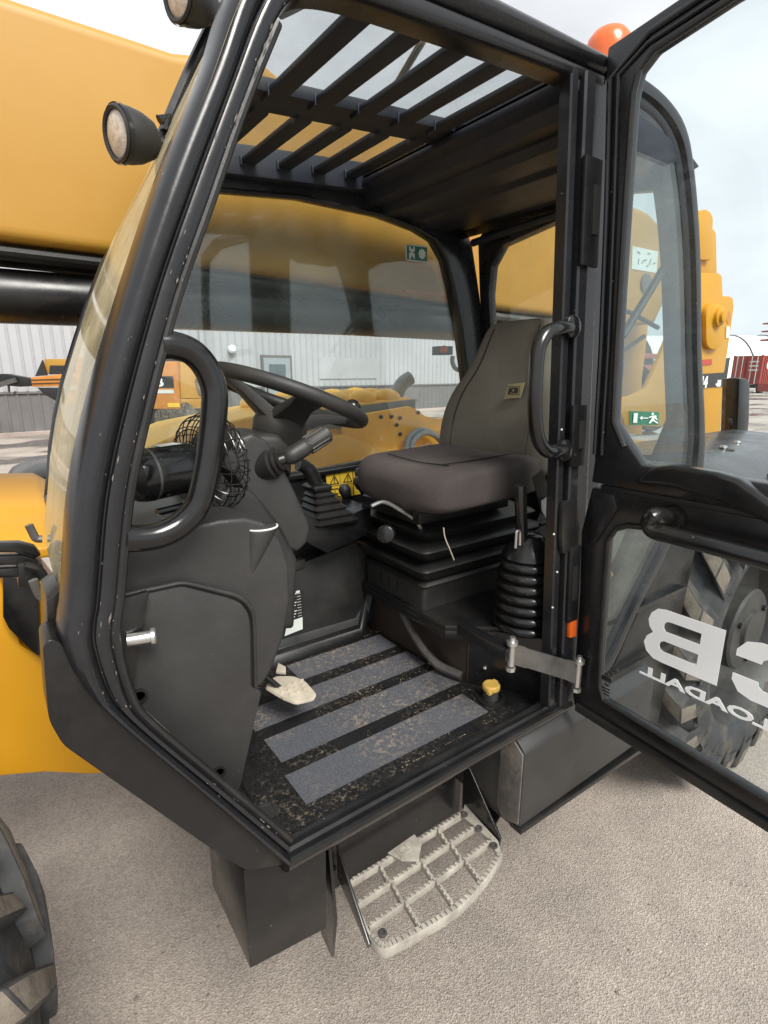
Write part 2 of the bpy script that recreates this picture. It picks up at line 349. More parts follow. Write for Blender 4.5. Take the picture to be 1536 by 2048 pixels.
mb = MB(); mb.prism([wp(XD0+.3, 1.5, .08), wp(XD1-.3, 1.5, .08), wp(XD1-.3, 2.05, .08), wp(XD0+.3, 2.05, .08)], -WN*.004); M['winpane'] = mat('door_pane', (.12, .15, .16), .15, var=.1); build('window', mb, 'winpane', dd)
mb = MB(); mb.prism([wp(XD0+.16, 1.0, .13), wp(XD0+.2, 1.0, .13), wp(XD0+.2, 1.2, .13), wp(XD0+.16, 1.2, .13)], -WN*.05); build('handle', mb, 'steel', dd)
mb = MB(); mb.tube([wp(6.2, 0, .09), wp(6.2, 5.5, .09)], .035); build('conduit', mb, 'cladding', wh)
mb = MB(); mb.lathe([(.06, 0), (.14, .06), (.14, .16), (.08, .22)], wp(7.3, 2.55, .02), WN); build('wall_lamp', mb, 'white', wh)
mb = MB(); mb.prism([wp(15.3, .5, .04), wp(16.6, .5, .04), wp(16.6, 1.1, .04), wp(15.3, 1.1, .04)], -WN*.022); build('patch_panel', mb, 'cladding2', wh)
mb = MB(); mb.prism([wp(11, 1.5, .04), wp(14, 1.5, .04), wp(14, 2.35, .04), wp(11, 2.35, .04)], -WN*.03); build('patch_panel', mb, 'cladding', wh)

# ================================================================== BACKGROUND VEHICLES, CONTAINERS, TENT

def local(x, y, yaw=-35.9): return Matrix.Translation((x, y, 0)) @ Matrix.Rotation(R(yaw), 4, 'Z')
class LB(MB):
    """mesh builder in the local frame of a far thing"""
    def __init__(s, M4): super().__init__(); s.M4 = M4
    def add(s, vs, fs): return super().add([s.M4 @ V(p) for p in vs], fs)

# orange loader parked by the warehouse
pl = thing('parked_loader', 'orange loader parked along the grey warehouse with a black forked arm at its front', 'loader', (2.42, 14.7, 0))
Q = local(2.42, 14.7)
def lpoly(pts, d=0.): return [V((a, d, b)) for a, b in pts]
mb = LB(Q); mb.prism(lpoly([(-.6, .85), (1.94, .85), (1.94, 2.02), (.9, 2.02), (.7, 2.12), (-.6, 2.12)]), (0, 1.6, 0)); body = build('body', mb, 'orange', pl, bevel=.03)
mb = LB(Q); mb.prism([(1.95, .02, .85), (2.5, .3, .85), (2.5, 1.4, .85), (1.95, 1.6, .85)], (0, 0, .25)); mb.prism([(1.95, .02, 1.11), (2.46, .3, 1.11), (2.2, .5, 1.9), (1.95, .2, 2.02), (1.95, 1.5, 2.02), (2.2, 1.4, 1.9), (2.46, 1.4, 1.11), (1.95, 1.6, 1.11)][:4], (0, 1.1, 0)); build('counterweight', mb, 'boomyellow', pl, bevel=.02)
mb = LB(Q); mb.box(1.35, 2.1, .3, 1.3, 2.03, 2.3); build('air_intake', mb, 'decalblack', pl, bevel=.02)
mb = LB(Q); mb.prism([(2.36, .24, 1.2), (2.46, .29, 1.2), (2.32, .4, 1.6), (2.26, .34, 1.6)], (0, -.02, 0)); build('light_cluster', mb, 'decalblack', pl)
mb = LB(Q); mb.box(1.0, 1.82, -.01, 0.0, 1.38, 1.66); build('label_panel', mb, 'decalblack', body)
build('lettering', text_mb('JCB', .2, Q @ frame((1.02, -.014, 1.42), (1, 0, 0), (0, 0, 1)), .004, .012, 1.25), 'white', body)
mb = LB(Q); mb.box(1.0, 1.8, -.01, 0.0, 1.24, 1.33); build('label_panel', mb, 'decalwhite', body)
mb = LB(Q); mb.box(1.62, 1.92, -.01, 0.0, .9, 1.0); build('label_panel', mb, 'decalyellow', body)
mb = LB(Q); mb.box(.95, 1.2, -.012, 0, .98, 1.04); build('grille', mb, 'decalblack', body)
mb = LB(Q); mb.box(-.6, 2.2, .15, 1.5, .35, .84); build('chassis', mb, 'satin', pl, bevel=.03)
for (a, dd_) in ((-.2, .0), (1.75, .0)):
    mb = LB(Q); mb.lathe([(.2, 0), (.48, .02), (.56, .08), (.56, .34), (.48, .4), (.2, .42)], (a, dd_, .56), (0, 1, 0), 24); build('wheel', mb, 'mud', pl)
mb = LB(Q); mb.prism(lpoly([(-1.75, 1.4), (-.55, 1.42), (-.55, 1.75), (-1.75, 1.63)]), (0, .35, 0)); bm_ = build('boom', mb, 'orange', pl, bevel=.01)
for zz in (1.47, 1.56):
    mb = LB(Q); mb.prism(lpoly([(-1.76, zz), (-.6, zz+.03), (-.6, zz+.05), (-1.76, zz+.02)], -.02), (0, .02, 0)); build('boom_seam', mb, 'decalblack', bm_)
mb = LB(Q); mb.prism(lpoly([(-1.45, 1.72), (-.6, 1.74), (-.6, 2.08), (-1.4, 2.08)], .1), (0, .5, 0)); build('carriage', mb, 'boomyellow', pl, bevel=.02)
mb = LB(Q); mb.prism(lpoly([(-1.66, 1.66), (-1.36, 1.68), (-1.42, 2.05)], .04), (0, .05, 0)); mb.prism(lpoly([(-1.3, 1.7), (-.6, 1.72), (-.6, 1.92), (-1.25, 1.92)], .04), (0, .05, 0)); build('carriage_plate', mb, 'decalblack', pl)
mb = LB(Q); mb.prism(lpoly([(-1.64, 1.38), (-.95, 1.38), (-1.02, 1.06), (-1.2, 1.04), (-1.5, 1.22)], .02), (0, .08, 0)); build('link_plate', mb, 'decalblack', pl, bevel=.01)
mb = LB(Q); mb.prism(lpoly([(-1.2, 1.0), (-.6, 1.0), (-.6, 1.32), (-1.1, 1.3)], .12), (0, .3, 0)); build('lower_cover', mb, 'boomyellow', pl, bevel=.02)
mb = LB(Q); mb.prism(lpoly([(-3.2, 1.7), (-2.4, 1.72), (-1.75, 1.6), (-1.75, 1.42), (-2.1, 1.4), (-3.2, 1.5)], .05), (0, .2, 0)); build('fork_arm', mb, 'satin', pl, bevel=.02)
mb = LB(Q); mb.tube([(-2.4, .1, 1.44), (-2.42, .1, 1.26), (-2.33, .1, 1.2), (-2.25, .1, 1.28)], .03, 8); build('hook', mb, 'steel', pl)
mb = LB(Q); mb.prism(lpoly([(-2.6, 1.38), (-2.1, 1.52), (-2.15, 1.62), (-2.6, 1.5)], -.03), (0, .06, 0)); build('fork', mb, 'steel', pl)

# white fabric storage tent, containers, lift basket, red machine in the far yard
M['tentwhite'] = mat('tent_fabric', (.78, .77, .73), .7, var=.05, vscale=.3, bump=.1, bscale=3)
tp = thing('storage_tent', 'long white barrel roofed fabric tent beyond the red containers', 'tent', (75.6, 33.8, 0))
Q = local(75.6, 33.8)
def arch(s, r=5.6, z0=.4):
    return [V((s, r*1.15*math.cos(q), z0+r*1.05*math.sin(q))) for q in [PI*k/16 for k in range(17)]]
mb = LB(Q); mb.loft([arch(s_) for s_ in (-9, -3, 3, 9, 15, 21, 27, 33)], closed=False, caps=False); build('roof', mb, 'tentwhite', tp)
for s_ in (-9, -5, -1, 3, 7, 11, 15, 19):
    mb = LB(Q); mb.tube([p+V((0, 0, .05)) for p in arch(s_, 5.63)], .07, 6); build('hoop', mb, 'steel', tp)
M['contred'] = mat('container_red', (.30, .05, .04), .55, var=.2, vscale=.8, dust=.3, dustcol=(.32, .2, .16))
M['contdark'] = mat('container_dark', (.05, .055, .06), .5, var=.2)
def container(x, y, yaw, L_, label, m, dark=False):
    t = thing('shipping_container', label, 'container', (x, y, .7), 'containers across the yard'); Q = local(x, y, yaw); w = 2.45; z0, z1 = .7, 3.2
    mb = LB(Q); mb.box(.06, L_-.06, .06, w-.06, z0+.05, z1-.05); build('body', mb, m, t)
    mb = LB(Q)
    n = int(L_/.28)
    for k in range(n):
        a = .12+k*(L_-.24)/n; mb.box(a, a+.15, .0, .07, z0+.12, z1-.12)
    build('corrugated_side', mb, m, t, kind='stuff')
    for a in (0, L_-.12):
        for b_ in (0, w-.12):
            mb = LB(Q); mb.box(a, a+.12, b_, b_+.12, z0, z1); build('corner_post', mb, m, t)
    for b_ in (.02, w/2+.01):
        mb = LB(Q); mb.box(-.03, .05, b_+.1, b_+w/2-.12, z0+.1, z1-.1); dr = build('door', mb, m, t)
        for q_ in (.35, .8):
            mb = LB(Q); mb.tube([(-.07, b_+q_, z0+.1), (-.07, b_+q_, z1-.1)], .03, 6); build('locking_bar', mb, 'decalwhite', dr)
    mb = LB(Q)
    for k in range(3): mb.box(-.045, -.032, .25, 1.0, z0+1.9-k*.35, z0+2.0-k*.35)
    build('marking', mb, 'decalwhite', t)
    mb = LB(Q); mb.box(0, L_, .2, w-.2, .45, .68)
    build('trailer_bed', mb, 'decalblack', t)
    for a in (.8, L_*.5, L_-1.2):
        mb = LB(Q); mb.lathe([(.15, 0), (.42, 0), (.42, .3), (.15, .3)], (a, .1, .42), (0, 1, 0), 14); build('wheel', mb, 'tyre', t)
    return t, Q
c1, Q1 = container(53.8, 18.9, -8, 12, 'red shipping container with white lettering on its corrugated side', 'contred')
build('lettering', text_mb('CAI', .75, Q1 @ frame((.7, -.01, 2.0), (1, 0, 0), (0, 0, 1)), .01, .03, 1.2), 'white', c1)
container(54.6, 23.2, 10, 6, 'dark shipping container standing beside the red one below the white tent', 'contdark')
lb = thing('lift_basket', 'red framed access platform raised above the containers', 'access platform', (47.2, 16.1, 0)); Q = local(47.2, 16.1)
mb = LB(Q)
for zz in (4.1, 4.7, 5.25):
    mb.tube([(-.2, 0, zz), (1.8, 0, zz), (1.8, 1, zz), (-.2, 1, zz)], .05, 6, closed=True)
for a in (-.2, .4, 1.1, 1.8):
    mb.tube([(a, 0, 4.1), (a, 0, 5.25)], .05, 6)
build('cage', mb, 'contred', lb)
mb = LB(Q); mb.box(-.2, 1.8, 0, 1, 4.02, 4.1); build('platform', mb, 'decalred', lb)
mb = LB(Q); mb.tube([(.8, .5, 4.05), (2.2, .6, 1.2), (1.5, .6, .6)], .12, 8); build('arm', mb, 'contred', lb)
mb = LB(Q); mb.box(.6, 3.4, 0, 1.6, .35, .95); build('chassis', mb, 'contred', lb)
for a in (1., 3.):
    mb = LB(Q); mb.lathe([(.1, 0), (.4, 0), (.4, .3), (.1, .3)], (a, -.1, .4), (0, 1, 0), 14); build('wheel', mb, 'tyre', lb)
rm = thing('red_machine', 'faded red machine with a curved linkage seen through the cab rear window', 'machine', (15.9, 8.1, 0)); Q = local(15.9, 8.1)
M['fadedred'] = mat('faded_red', (.38, .1, .07), .5, var=.15, dust=.2)
mb = LB(Q); mb.prism(lpoly([(-.5, .9), (.05, 1.25), (.2, 1.75), (-.05, 1.95), (.6, 2.0), (.75, 1.75), (.55, 1.5), (.7, 1.2), (.85, .8), (.4, .9), (.1, .7), (-.4, .6)]), (0, .2, 0)); build('linkage', mb, 'fadedred', rm, bevel=.03)
mb = LB(Q); mb.box(-1.0, .9, .3, 1.5, .4, 1.3); mb.box(-.8, .4, .4, 1.3, 1.3, 2.15); build('body', mb, 'satin', rm, bevel=.05)
mb = LB(Q); mb.box(-.9, .5, .35, 1.35, 2.15, 2.3); build('roof', mb, 'fadedred', rm, bevel=.03)
for a in (-.6, .5):
    mb = LB(Q); mb.lathe([(.1, 0), (.45, .02), (.5, .1), (.5, .3), (.1, .35)], (a, .1, .5), (0, 1, 0), 18); build('wheel', mb, 'mud', rm)

# ================================================================== THE TELEHANDLER
T = thing('telehandler', 'yellow telescopic handler with its black cab door swung open, seen from its left side', 'telehandler', (1.2, .9, 0))
def B(name, mb, m, parent=T, **k): return build(name, mb, m, parent, **k)

# --- cab door frame: front pillar, roof rail in one sweep (outer and inner edge lines lie in the leaning door plane)
pout = [(.324,0,.868),(.20,.009,1.075),(.075,.021,1.280),(.045,.0245,1.345),(.034,.028,1.400),(.0375,.030,1.43),(.045,.031,1.460),(.070,.038,1.591),(.109,.044,1.716),(.169,.052,1.865),(.234,.060,2.012),(.304,.067,2.150),(.338,.072,2.232),(.385,.076,2.315),(.45,.079,2.365),(.56,.081,2.392),(.75,.082,2.402),(.95,.082,2.408),(1.19,.082,2.414)]
pin = [(.332,0,.913),(.23,.010,1.073),(.127,.019,1.235),(.104,.022,1.290),(.095,.026,1.373),(.099,.028,1.41),(.108,.030,1.444),(.137,.037,1.581),(.173,.043,1.694),(.229,.051,1.845),(.290,.058,1.979),(.353,.066,2.116),(.410,.071,2.228),(.445,.074,2.272),(.487,.075,2.292),(.566,.076,2.306),(.75,.077,2.322),(.95,.078,2.337),(1.19,.079,2.352)]
prof = [(0,-.05),(-.0,-.03),(.04,-.008),(.13,.008),(.27,.015),(.42,.014),(.53,.007),(.60,-.002),(.625,-.008),(.65,-.008),(.67,.0),(.70,.001),(.92,.0),(.985,-.005),(1,-.014),(1,-.05)]
def sweep(o_, i_, pr, n=5):
    O = catmull(o_, n); I = catmull(i_, n)
    return [[a.lerp(b, s_)+DN*d_ for s_, d_ in pr] for a, b in zip(O, I)]
mb = MB(); mb.loft(sweep(pout, pin, prof)); cabf = B('front_pillar', mb, 'pillar', angle=50)
# ragged rubber seal bead along the inside of the opening
mb = MB(); mb.tube([p+DN*.0+V((.005, .010, .002)) for p in catmull(pin[:13], 5)], .007, 8); B('door_seal', mb, 'rubber', cabf)

# --- sill under the door opening: stepped trim
mb = MB()
sp = [(.05,.868),(.046,.89),(.036,.897),(.03,.895),(.026,.888),(.021,.888),(.018,.896),(.010,.9),(.004,.896),(.002,.887),(-.003,.887),(-.006,.893),(-.012,.891),(-.014,.882),(-.012,.874),(-.004,.862),(.02,.845),(.05,.84)]
mb.loft([[V((x, y, z)) for y, z in sp] for x in (.322, .5, .9, 1.16)]); B('sill', mb, 'gloss', angle=25)

# --- door post (rear edge of the opening)
pp = [(1.078,-.03),(1.078,-.004),(1.081,0),(1.099,0),(1.103,-.004),(1.103,-.014),(1.113,-.014),(1.115,.004),(1.12,.008),(1.147,.008),(1.151,.002),(1.152,-.016),(1.16,-.016),(1.162,-.004),(1.25,-.004),(1.255,-.06)]
mb = MB(); mb.loft([[V((x, .053*(z-.877), z))+DN*d_ for x, d_ in pp] for z in (.87, 1.2, 1.6, 2.0, 2.36)]); post = B('door_post', mb, 'pillar', angle=25)
def hinge(z0, z1, x0=1.105, x1=1.16):
    mb = MB(); mb.prism([V((x, .053*(z-.877), z))+DN*.007 for x, z in ((x0, z0), (x1, z0), (x1, z1), (x0, z1))], DN*.011); h = B('hinge', mb, 'satin', post, bevel=.003)
    xm = x1-.012; mb = MB(); mb.prism([V((x, .053*(z-.877), z))+DN*.018 for x, z in ((xm-.022, z0+.3*(z1-z0)), (xm, z0+.3*(z1-z0)), (xm, z1-.25*(z1-z0)), (xm-.022, z1-.25*(z1-z0)))], DN*.003); B('hinge_slot', mb, 'decalblack', h)
hinge(1.98, 2.2, 1.112, 1.175); hinge(1.53, 1.675); hinge(1.13, 1.33, 1.118, 1.16)
mb = MB(); mb.prism([V((x, .053*(z-.877), z))+DN*.003 for x, z in ((1.09, 1.32), (1.135, 1.32), (1.14, 1.45), (1.088, 1.45), (1.082, 1.43), (1.082, 1.36))], DN*.013); B('latch_plate', mb, 'satin', post, bevel=.003)
mb = MB(); mb.prism([V((x, .053*(z-.877), z))+DN*.005 for x, z in [(1.128,1.156),(1.156,1.151),(1.158,1.084),(1.131,1.086)]], DN*.012); B('reflector', mb, 'amber', post, bevel=.002)
for k, (u_, z_) in enumerate(((1.085, 1.62), (1.07, 1.37), (1.088, 1.27), (1.075, 1.18))):
    mb = MB(); mb.sphere(V((u_, .053*(z_-.877), z_))+DN*.001, .0028, 8); B('paint_chip', mb, 'decalwhite', post)

# --- rear quarter of the cab (behind the door post)
qo = [V((1.198,0.081,2.406)),V((1.307,0.081,2.411)),V((1.441,0.081,2.400)),V((1.546,0.079,2.360)),V((1.610,0.074,2.269)),V((1.679,0.064,2.081)),V((1.739,0.050,1.814)),V((1.821,0.031,1.457)),V((1.659,0.020,1.248)),V((1.495,0.011,1.077)),V((1.366,0.003,0.926)),V((1.292,0.002,0.920))]
qi = [V((1.204,0.078,2.349)),V((1.296,0.079,2.358)),V((1.416,0.078,2.349)),V((1.503,0.076,2.311)),V((1.552,0.073,2.247)),V((1.617,0.063,2.074)),V((1.676,0.050,1.813)),V((1.729,0.032,1.482)),V((1.589,0.020,1.261)),V((1.434,0.011,1.093)),V((1.313,0.004,0.959)),V((1.277,0.004,0.948))]
qo = catmull(qo, 4); qi = catmull(qi, 4)
qpr = [(0,-.08),(0,-.01),(.1,.004),(.3,.006),(.55,.004),(.62,-.006),(.8,-.006),(1,-.012),(1,-.08)]
mb = MB(); mb.loft([[a.lerp(b, s_)+DN*d_ for s_, d_ in qpr] for a, b in zip(qo, qi)]); qf = B('rear_quarter_frame', mb, 'pillar', angle=40)
mb = MB(); g_ = [p+DN*-.012 for p in qi]+[V((1.2, .004, .93)), V((1.2, .082, 2.33))]; mb.prism(g_, DN*-.006); B('quarter_glass', mb, 'quarterglass', qf)
mb = MB(); mb.prism([p+DN*-.03 for p in [V((1.228,0.035,1.529)),V((1.761,0.032,1.479)),V((1.753,0.029,1.433)),V((1.231,0.033,1.491))]], DN*-.05); B('waist_rail', mb, 'pillar', qf, bevel=.004)
# exit arrow sticker on the quarter glass
sg = [V((1.389,0.041,1.651)),V((1.541,0.041,1.642)),V((1.544,0.039,1.606)),V((1.393,0.039,1.614))]
mb = MB(); mb.prism([p+DN*-.010 for p in sg], DN*.001); st = B('exit_sticker', mb, 'decalgreen', qf)
Fq = Matrix.Translation(sg[3]+DN*-.007) @ frame((0,0,0), sg[2]-sg[3], sg[0]-sg[3]); wq = (sg[2]-sg[3]).length; hq = (sg[0]-sg[3]).length
def flat(mb, F, pts, th=.0008): return mb.prism([F @ V((a, b, 0)) for a, b in pts], F.to_3x3() @ V((0, 0, th)))
mb = MB(); flat(mb, Fq, [(wq*.07, hq*.15), (wq*.2, hq*.15), (wq*.2, hq*.85), (wq*.07, hq*.85)])
flat(mb, Fq, [(wq*.27, hq*.5), (wq*.36, hq*.35), (wq*.36, hq*.46), (wq*.56, hq*.46), (wq*.56, hq*.54), (wq*.36, hq*.54), (wq*.36, hq*.65)])
flat(mb, Fq, [(wq*.68, hq*.72), (wq*.73, hq*.72), (wq*.76, hq*.84), (wq*.72, hq*.92), (wq*.67, hq*.84)])
flat(mb, Fq, [(wq*.66, hq*.66), (wq*.84, hq*.72), (wq*.86, hq*.5), (wq*.92, hq*.4), (wq*.89, hq*.36), (wq*.8, hq*.5), (wq*.78, hq*.4), (wq*.88, hq*.25), (wq*.95, hq*.14), (wq*.9, hq*.1), (wq*.74, hq*.3), (wq*.66, hq*.12), (wq*.6, hq*.12), (wq*.68, hq*.4), (wq*.7, hq*.58), (wq*.6, hq*.5), (wq*.58, hq*.55)])
B('exit_symbol', mb, 'decalwhite', st, flat=True)
# lower rear corner: inner trim panel and outer black body side
mb = MB(); mb.prism([p+V((0, .10, 0)) for p in [V((1.254,0.025,1.349)),V((1.603,0.023,1.320)),V((1.480,0.015,1.151)),V((1.272,0.014,1.150))]], (0, .03, 0)); M['beige'] = mat('faded_trim_panel', (.09, .086, .07), .7, var=.2, dust=.5, dustcol=(.24, .23, .18), dscale=9); B('trim_panel', mb, 'beige', qf)
mb = MB(); mb.prism([p+V((0, .085, 0)) for p in [V((1.271,0.015,1.156)),V((1.479,0.015,1.159)),V((1.486,0.014,1.145)),V((1.272,0.014,1.144))]], (0, .02, 0)); M['copper'] = mat('orange_edge', (.35, .14, .07), .6, var=.3); B('edge_strip', mb, 'copper', qf)  # narrow orange-brown strip along the top of the lower trim
mb = MB(); mb.prism([p+V((0, .12, 0)) for p in [V((1.272,0.014,1.144)),V((1.492,0.014,1.144)),V((1.315,0.003,0.935)),V((1.290,0.003,0.935))]], (0, .03, 0)); B('lower_trim', mb, 'plastic', qf, bevel=.004)
mb = MB(); mb.prism([p+V((0, .115, 0)) for p in [V((1.292,0.012,1.108)),V((1.411,0.012,1.107)),V((1.423,0.011,1.093)),V((1.335,0.006,0.982)),V((1.304,0.005,0.977))]], (0, .004, 0)); B('trim_recess', mb, 'decalblack', qf)
mb = MB(); mb.prism([V((x, .045, z)) for x, z in [(1.693,1.227),(1.889,1.167),(1.792,0.460),(1.387,0.744),(1.366,0.869),(1.454,0.865)]], (0, .5, 0)); B('body_side', mb, 'satin', T, bevel=.006)

# --- roof: rear panel, liner, slats, glass, headers
def RZ(x): return 2.262+.083*x
rx = [1.0, 1.1, 1.3, 1.5, 1.66]
mb = MB(); mb.loft([[V((1.09, y, 2.375)), V((1.3, y, 2.39)), V((1.55, y, 2.36)), V((1.66, y, 2.28)), V((1.62, y, 2.26)), V((1.5, y, 2.32)), V((1.3, y, 2.36)), V((1.09, y, 2.36))] for y in (.1, .5, .93)]); roof = B('roof_panel', mb, 'pillar', angle=30)
lp = [(1.085,2.352),(1.085,2.335),(1.12,2.325),(1.13,2.295),(1.19,2.295),(1.2,2.27),(1.30,2.275),(1.32,2.262),(1.5,2.262),(1.53,2.275),(1.64,2.28),(1.66,2.29),(1.6,2.31),(1.2,2.36)]
mb = MB(); mb.loft([[V((x, y, z)) for x, z in lp] for y in (.085, .5, .915)]); B('roof_liner', mb, 'liner', roof, bevel=.004, angle=30)
mb = MB(); mb.tube([(1.60, .30, 2.27), (1.6, .5, 2.25), (1.6, .88, 2.23)], .014, 8); B('liner_tube', mb, 'liner', roof)
for k in range(5):
    x = (.59, .70, .812, .927, 1.043)[k]; z = RZ(x)
    for (y0, y1) in ((.095, .455), (.535, .88)):
        mb = MB(); mb.box(x-.022, x+.022, y0, y1, z, z+.012); B('roof_slat', mb, 'liner', roof, bevel=.004)
        for yy in ((y1,) if y0 < .2 else (y0, y1)):
            mb = MB(); mb.box(x-.026, x-.02, yy-.018, yy+.018, z-.008, z+.016); B('weld_tab', mb, 'liner', roof, bevel=.002)
mb = MB(); mb.prism([V((x, .44, z)) for x, z in ((.46, RZ(.46)+.002), (1.1, RZ(1.1)+.002), (1.1, RZ(1.1)+.03), (.46, RZ(.46)+.03))], (0, .10, 0)); B('roof_crossbar', mb, 'liner', roof, bevel=.006)
mb = MB(); mb.prism([V((x, .088, z)) for x, z in ((.44, RZ(.44)+.01), (1.12, RZ(1.12)+.01), (1.12, RZ(1.12)+.05), (.44, RZ(.44)+.05))], (0, .012, 0)); B('roof_rail', mb, 'liner', roof, bevel=.004)
mb = MB(); mb.prism([V((x, .87, z)) for x, z in ((.46, RZ(.46)-.03), (1.12, RZ(1.12)-.03), (1.12, RZ(1.12)+.05), (.46, RZ(.46)+.05))], (0, .07, 0)); B('roof_rail', mb, 'liner', roof, bevel=.006)
mb = MB(); mb.loft([[V((.47, y, 2.352)), V((1.085, y, 2.394)), V((1.085, y, 2.399)), V((.47, y, 2.357))] for y in (.09, .92)]); B('roof_glass', mb, 'roofglass', roof)
mb = MB(); mb.prism([V((x, .54, z)) for x, z in ((.44, RZ(.44)), (.568, RZ(.568)), (.568, RZ(.568)+.02), (.44, RZ(.44)+.02))], (0, .35, 0)); B('corner_plate', mb, 'liner', roof, bevel=.004)
mb = MB(); mb.tube([(.80, .17, 2.41), (.905, .45, 2.415)], .008, 8); B('roof_wiper', mb, 'rubber', roof)

# --- far side of the cab: window, wall, rear pillar
fi = [(.18,1.41),(.215,1.6),(.29,1.85),(.39,2.06),(.48,2.2),(.616,2.252),(.886,2.277),(1.192,2.274),(1.36,2.252),(1.443,2.227),(1.50,2.165),(1.535,2.08),(1.585,1.93),(1.62,1.78),(1.66,1.6),(1.69,1.47),(1.467,1.452),(.93,1.414)]
fo = [(.13,1.36),(.172,1.6),(.25,1.85),(.362,2.1),(.47,2.28),(.60,2.33),(.886,2.35),(1.192,2.35),(1.4,2.34),(1.55,2.31),(1.63,2.24),(1.665,2.12),(1.71,1.96),(1.745,1.8),(1.785,1.6),(1.81,1.40),(1.467,1.40),(.93,1.36)]
mb = MB(); mb.ringplate([V((x, .915, z)) for x, z in fi], [V((x, .915, z)) for x, z in fo], (0, .05, 0)); ff = B('far_side_frame', mb, 'pillar', bevel=.006)
mb = MB(); mb.tube([V((x, .912, z)) for x, z in catmull([(a, b, 0) for a, b in fi], 2, True) for z in [0]] if False else [V((x, .914, z)) for x, z in fi], .008, 6, closed=True); B('window_seal', mb, 'rubber', ff)
mb = MB(); mb.prism([V((x, .935, z)) for x, z in fi], (0, .005, 0)); fg = B('far_side_window', mb, 'glass', ff)
mb = MB(); mb.prism([V((.95, .93, 1.47)), V((.955, .93, 1.47)), V((.955, .93, 1.92)), V((.95, .93, 1.92))], (0, .004, 0))
mb = MB(); mb.prism([V((x, .90, z)) for x, z in ((.2,.87),(1.80,.87),(1.80,1.415),(1.467,1.45),(.93,1.412),(.2,1.40))], (0, .03, 0)); B('far_side_wall', mb, 'black', T, bevel=.003)
mb = MB(); mb.prism([V((x, .885, z)) for x, z in ((.6,1.395),(.93,1.40),(1.5,1.43),(1.5,1.445),(.93,1.415),(.6,1.41))], (0, .03, 0)); B('window_ledge', mb, 'satin', T, bevel=.003)
# running-man sticker
sg = [V((1.312,0.930,2.199)),V((1.413,0.930,2.205)),V((1.415,0.930,2.147)),V((1.313,0.930,2.144))]
Fq = frame(sg[3]+V((0, -.004, 0)), sg[2]-sg[3], sg[0]-sg[3]); wq = (sg[2]-sg[3]).length; hq = (sg[0]-sg[3]).length
mb = MB(); mb.prism(fillet([sg[0]+V((0,-.002,0)), sg[1]+V((0,-.002,0)), sg[2]+V((0,-.002,0)), sg[3]+V((0,-.002,0))], .012, 4, True), (0, .002, 0)); st = B('exit_sticker', mb, 'decalwhite', ff)
mb = MB(); flat(mb, Fq, [(.004,.004),(wq-.004,.004),(wq-.004,hq-.004),(.004,hq-.004)]); B('sticker_field', mb, 'decalgreen', st, flat=True)
mb = MB(); Fq2 = Fq @ Matrix.Translation((0, 0, .0012))
flat(mb, Fq2, [(wq*.12,hq*.12),(wq*.2,hq*.12),(wq*.24,hq*.35),(wq*.33,hq*.2),(wq*.36,hq*.12),(wq*.38,hq*.12),(wq*.38,hq*.45),(wq*.3,hq*.5),(wq*.33,hq*.62),(wq*.38,hq*.6),(wq*.38,hq*.88),(wq*.3,hq*.88),(wq*.3,hq*.74),(wq*.2,hq*.74),(wq*.2,hq*.88),(wq*.12,hq*.88),(wq*.12,hq*.6),(wq*.2,hq*.6),(wq*.18,hq*.48),(wq*.12,hq*.5)])
flat(mb, Fq2, [(wq*(.72+.19*math.cos(q)*(1 if k % 2 else .72)), hq*(.5+.36*math.sin(q)*(1 if k % 2 else .72))) for k, q in enumerate([2*PI*j/18 for j in range(18)])])
B('exit_symbol', mb, 'decalwhite', st, flat=True)
# rear wall of the cab with its window
def RX(z): return 1.66+(2.17-z)*.19
rwi = [(.19,1.48),(.145,1.6),(.135,2.0),(.16,2.25),(.3,2.275),(.6,2.235),(.78,2.21),(.84,2.15),(.865,2.05),(.875,1.7),(.86,1.5),(.8,1.46)]
rwo = [(.11,1.36),(.10,1.6),(.10,2.0),(.11,2.28),(.3,2.31),(.6,2.31),(.82,2.31),(.90,2.25),(.915,2.05),(.915,1.7),(.915,1.4),(.8,1.36)]
mb = MB(); mb.ringplate([V((RX(z), y, z)) for y, z in rwi], [V((RX(z), y, z)) for y, z in rwo], (.04, 0, 0)); rf = B('rear_window_frame', mb, 'pillar', bevel=.004)
mb = MB(); mb.prism([V((RX(z)+.02, y, z)) for y, z in rwi], (.005, 0, 0)); B('rear_window', mb, 'glass', rf)
mb = MB(); mb.prism([V((1.80, .05, .87)), V((1.80, .92, .87)), V((1.80, .92, 1.37)), V((1.80, .05, 1.37))], (.03, 0, 0)); B('rear_wall', mb, 'satin', T)
mb = MB(); mb.tube([V((1.677,0.140,2.087)),V((1.580,0.140,1.975)),V((1.465,0.140,1.848))], .011, 8); mb.tube([V((1.698,0.150,2.082)),V((1.591,0.150,1.958)),V((1.518,0.150,1.881))], .006, 6); B('gas_strut', mb, 'rubber', T)

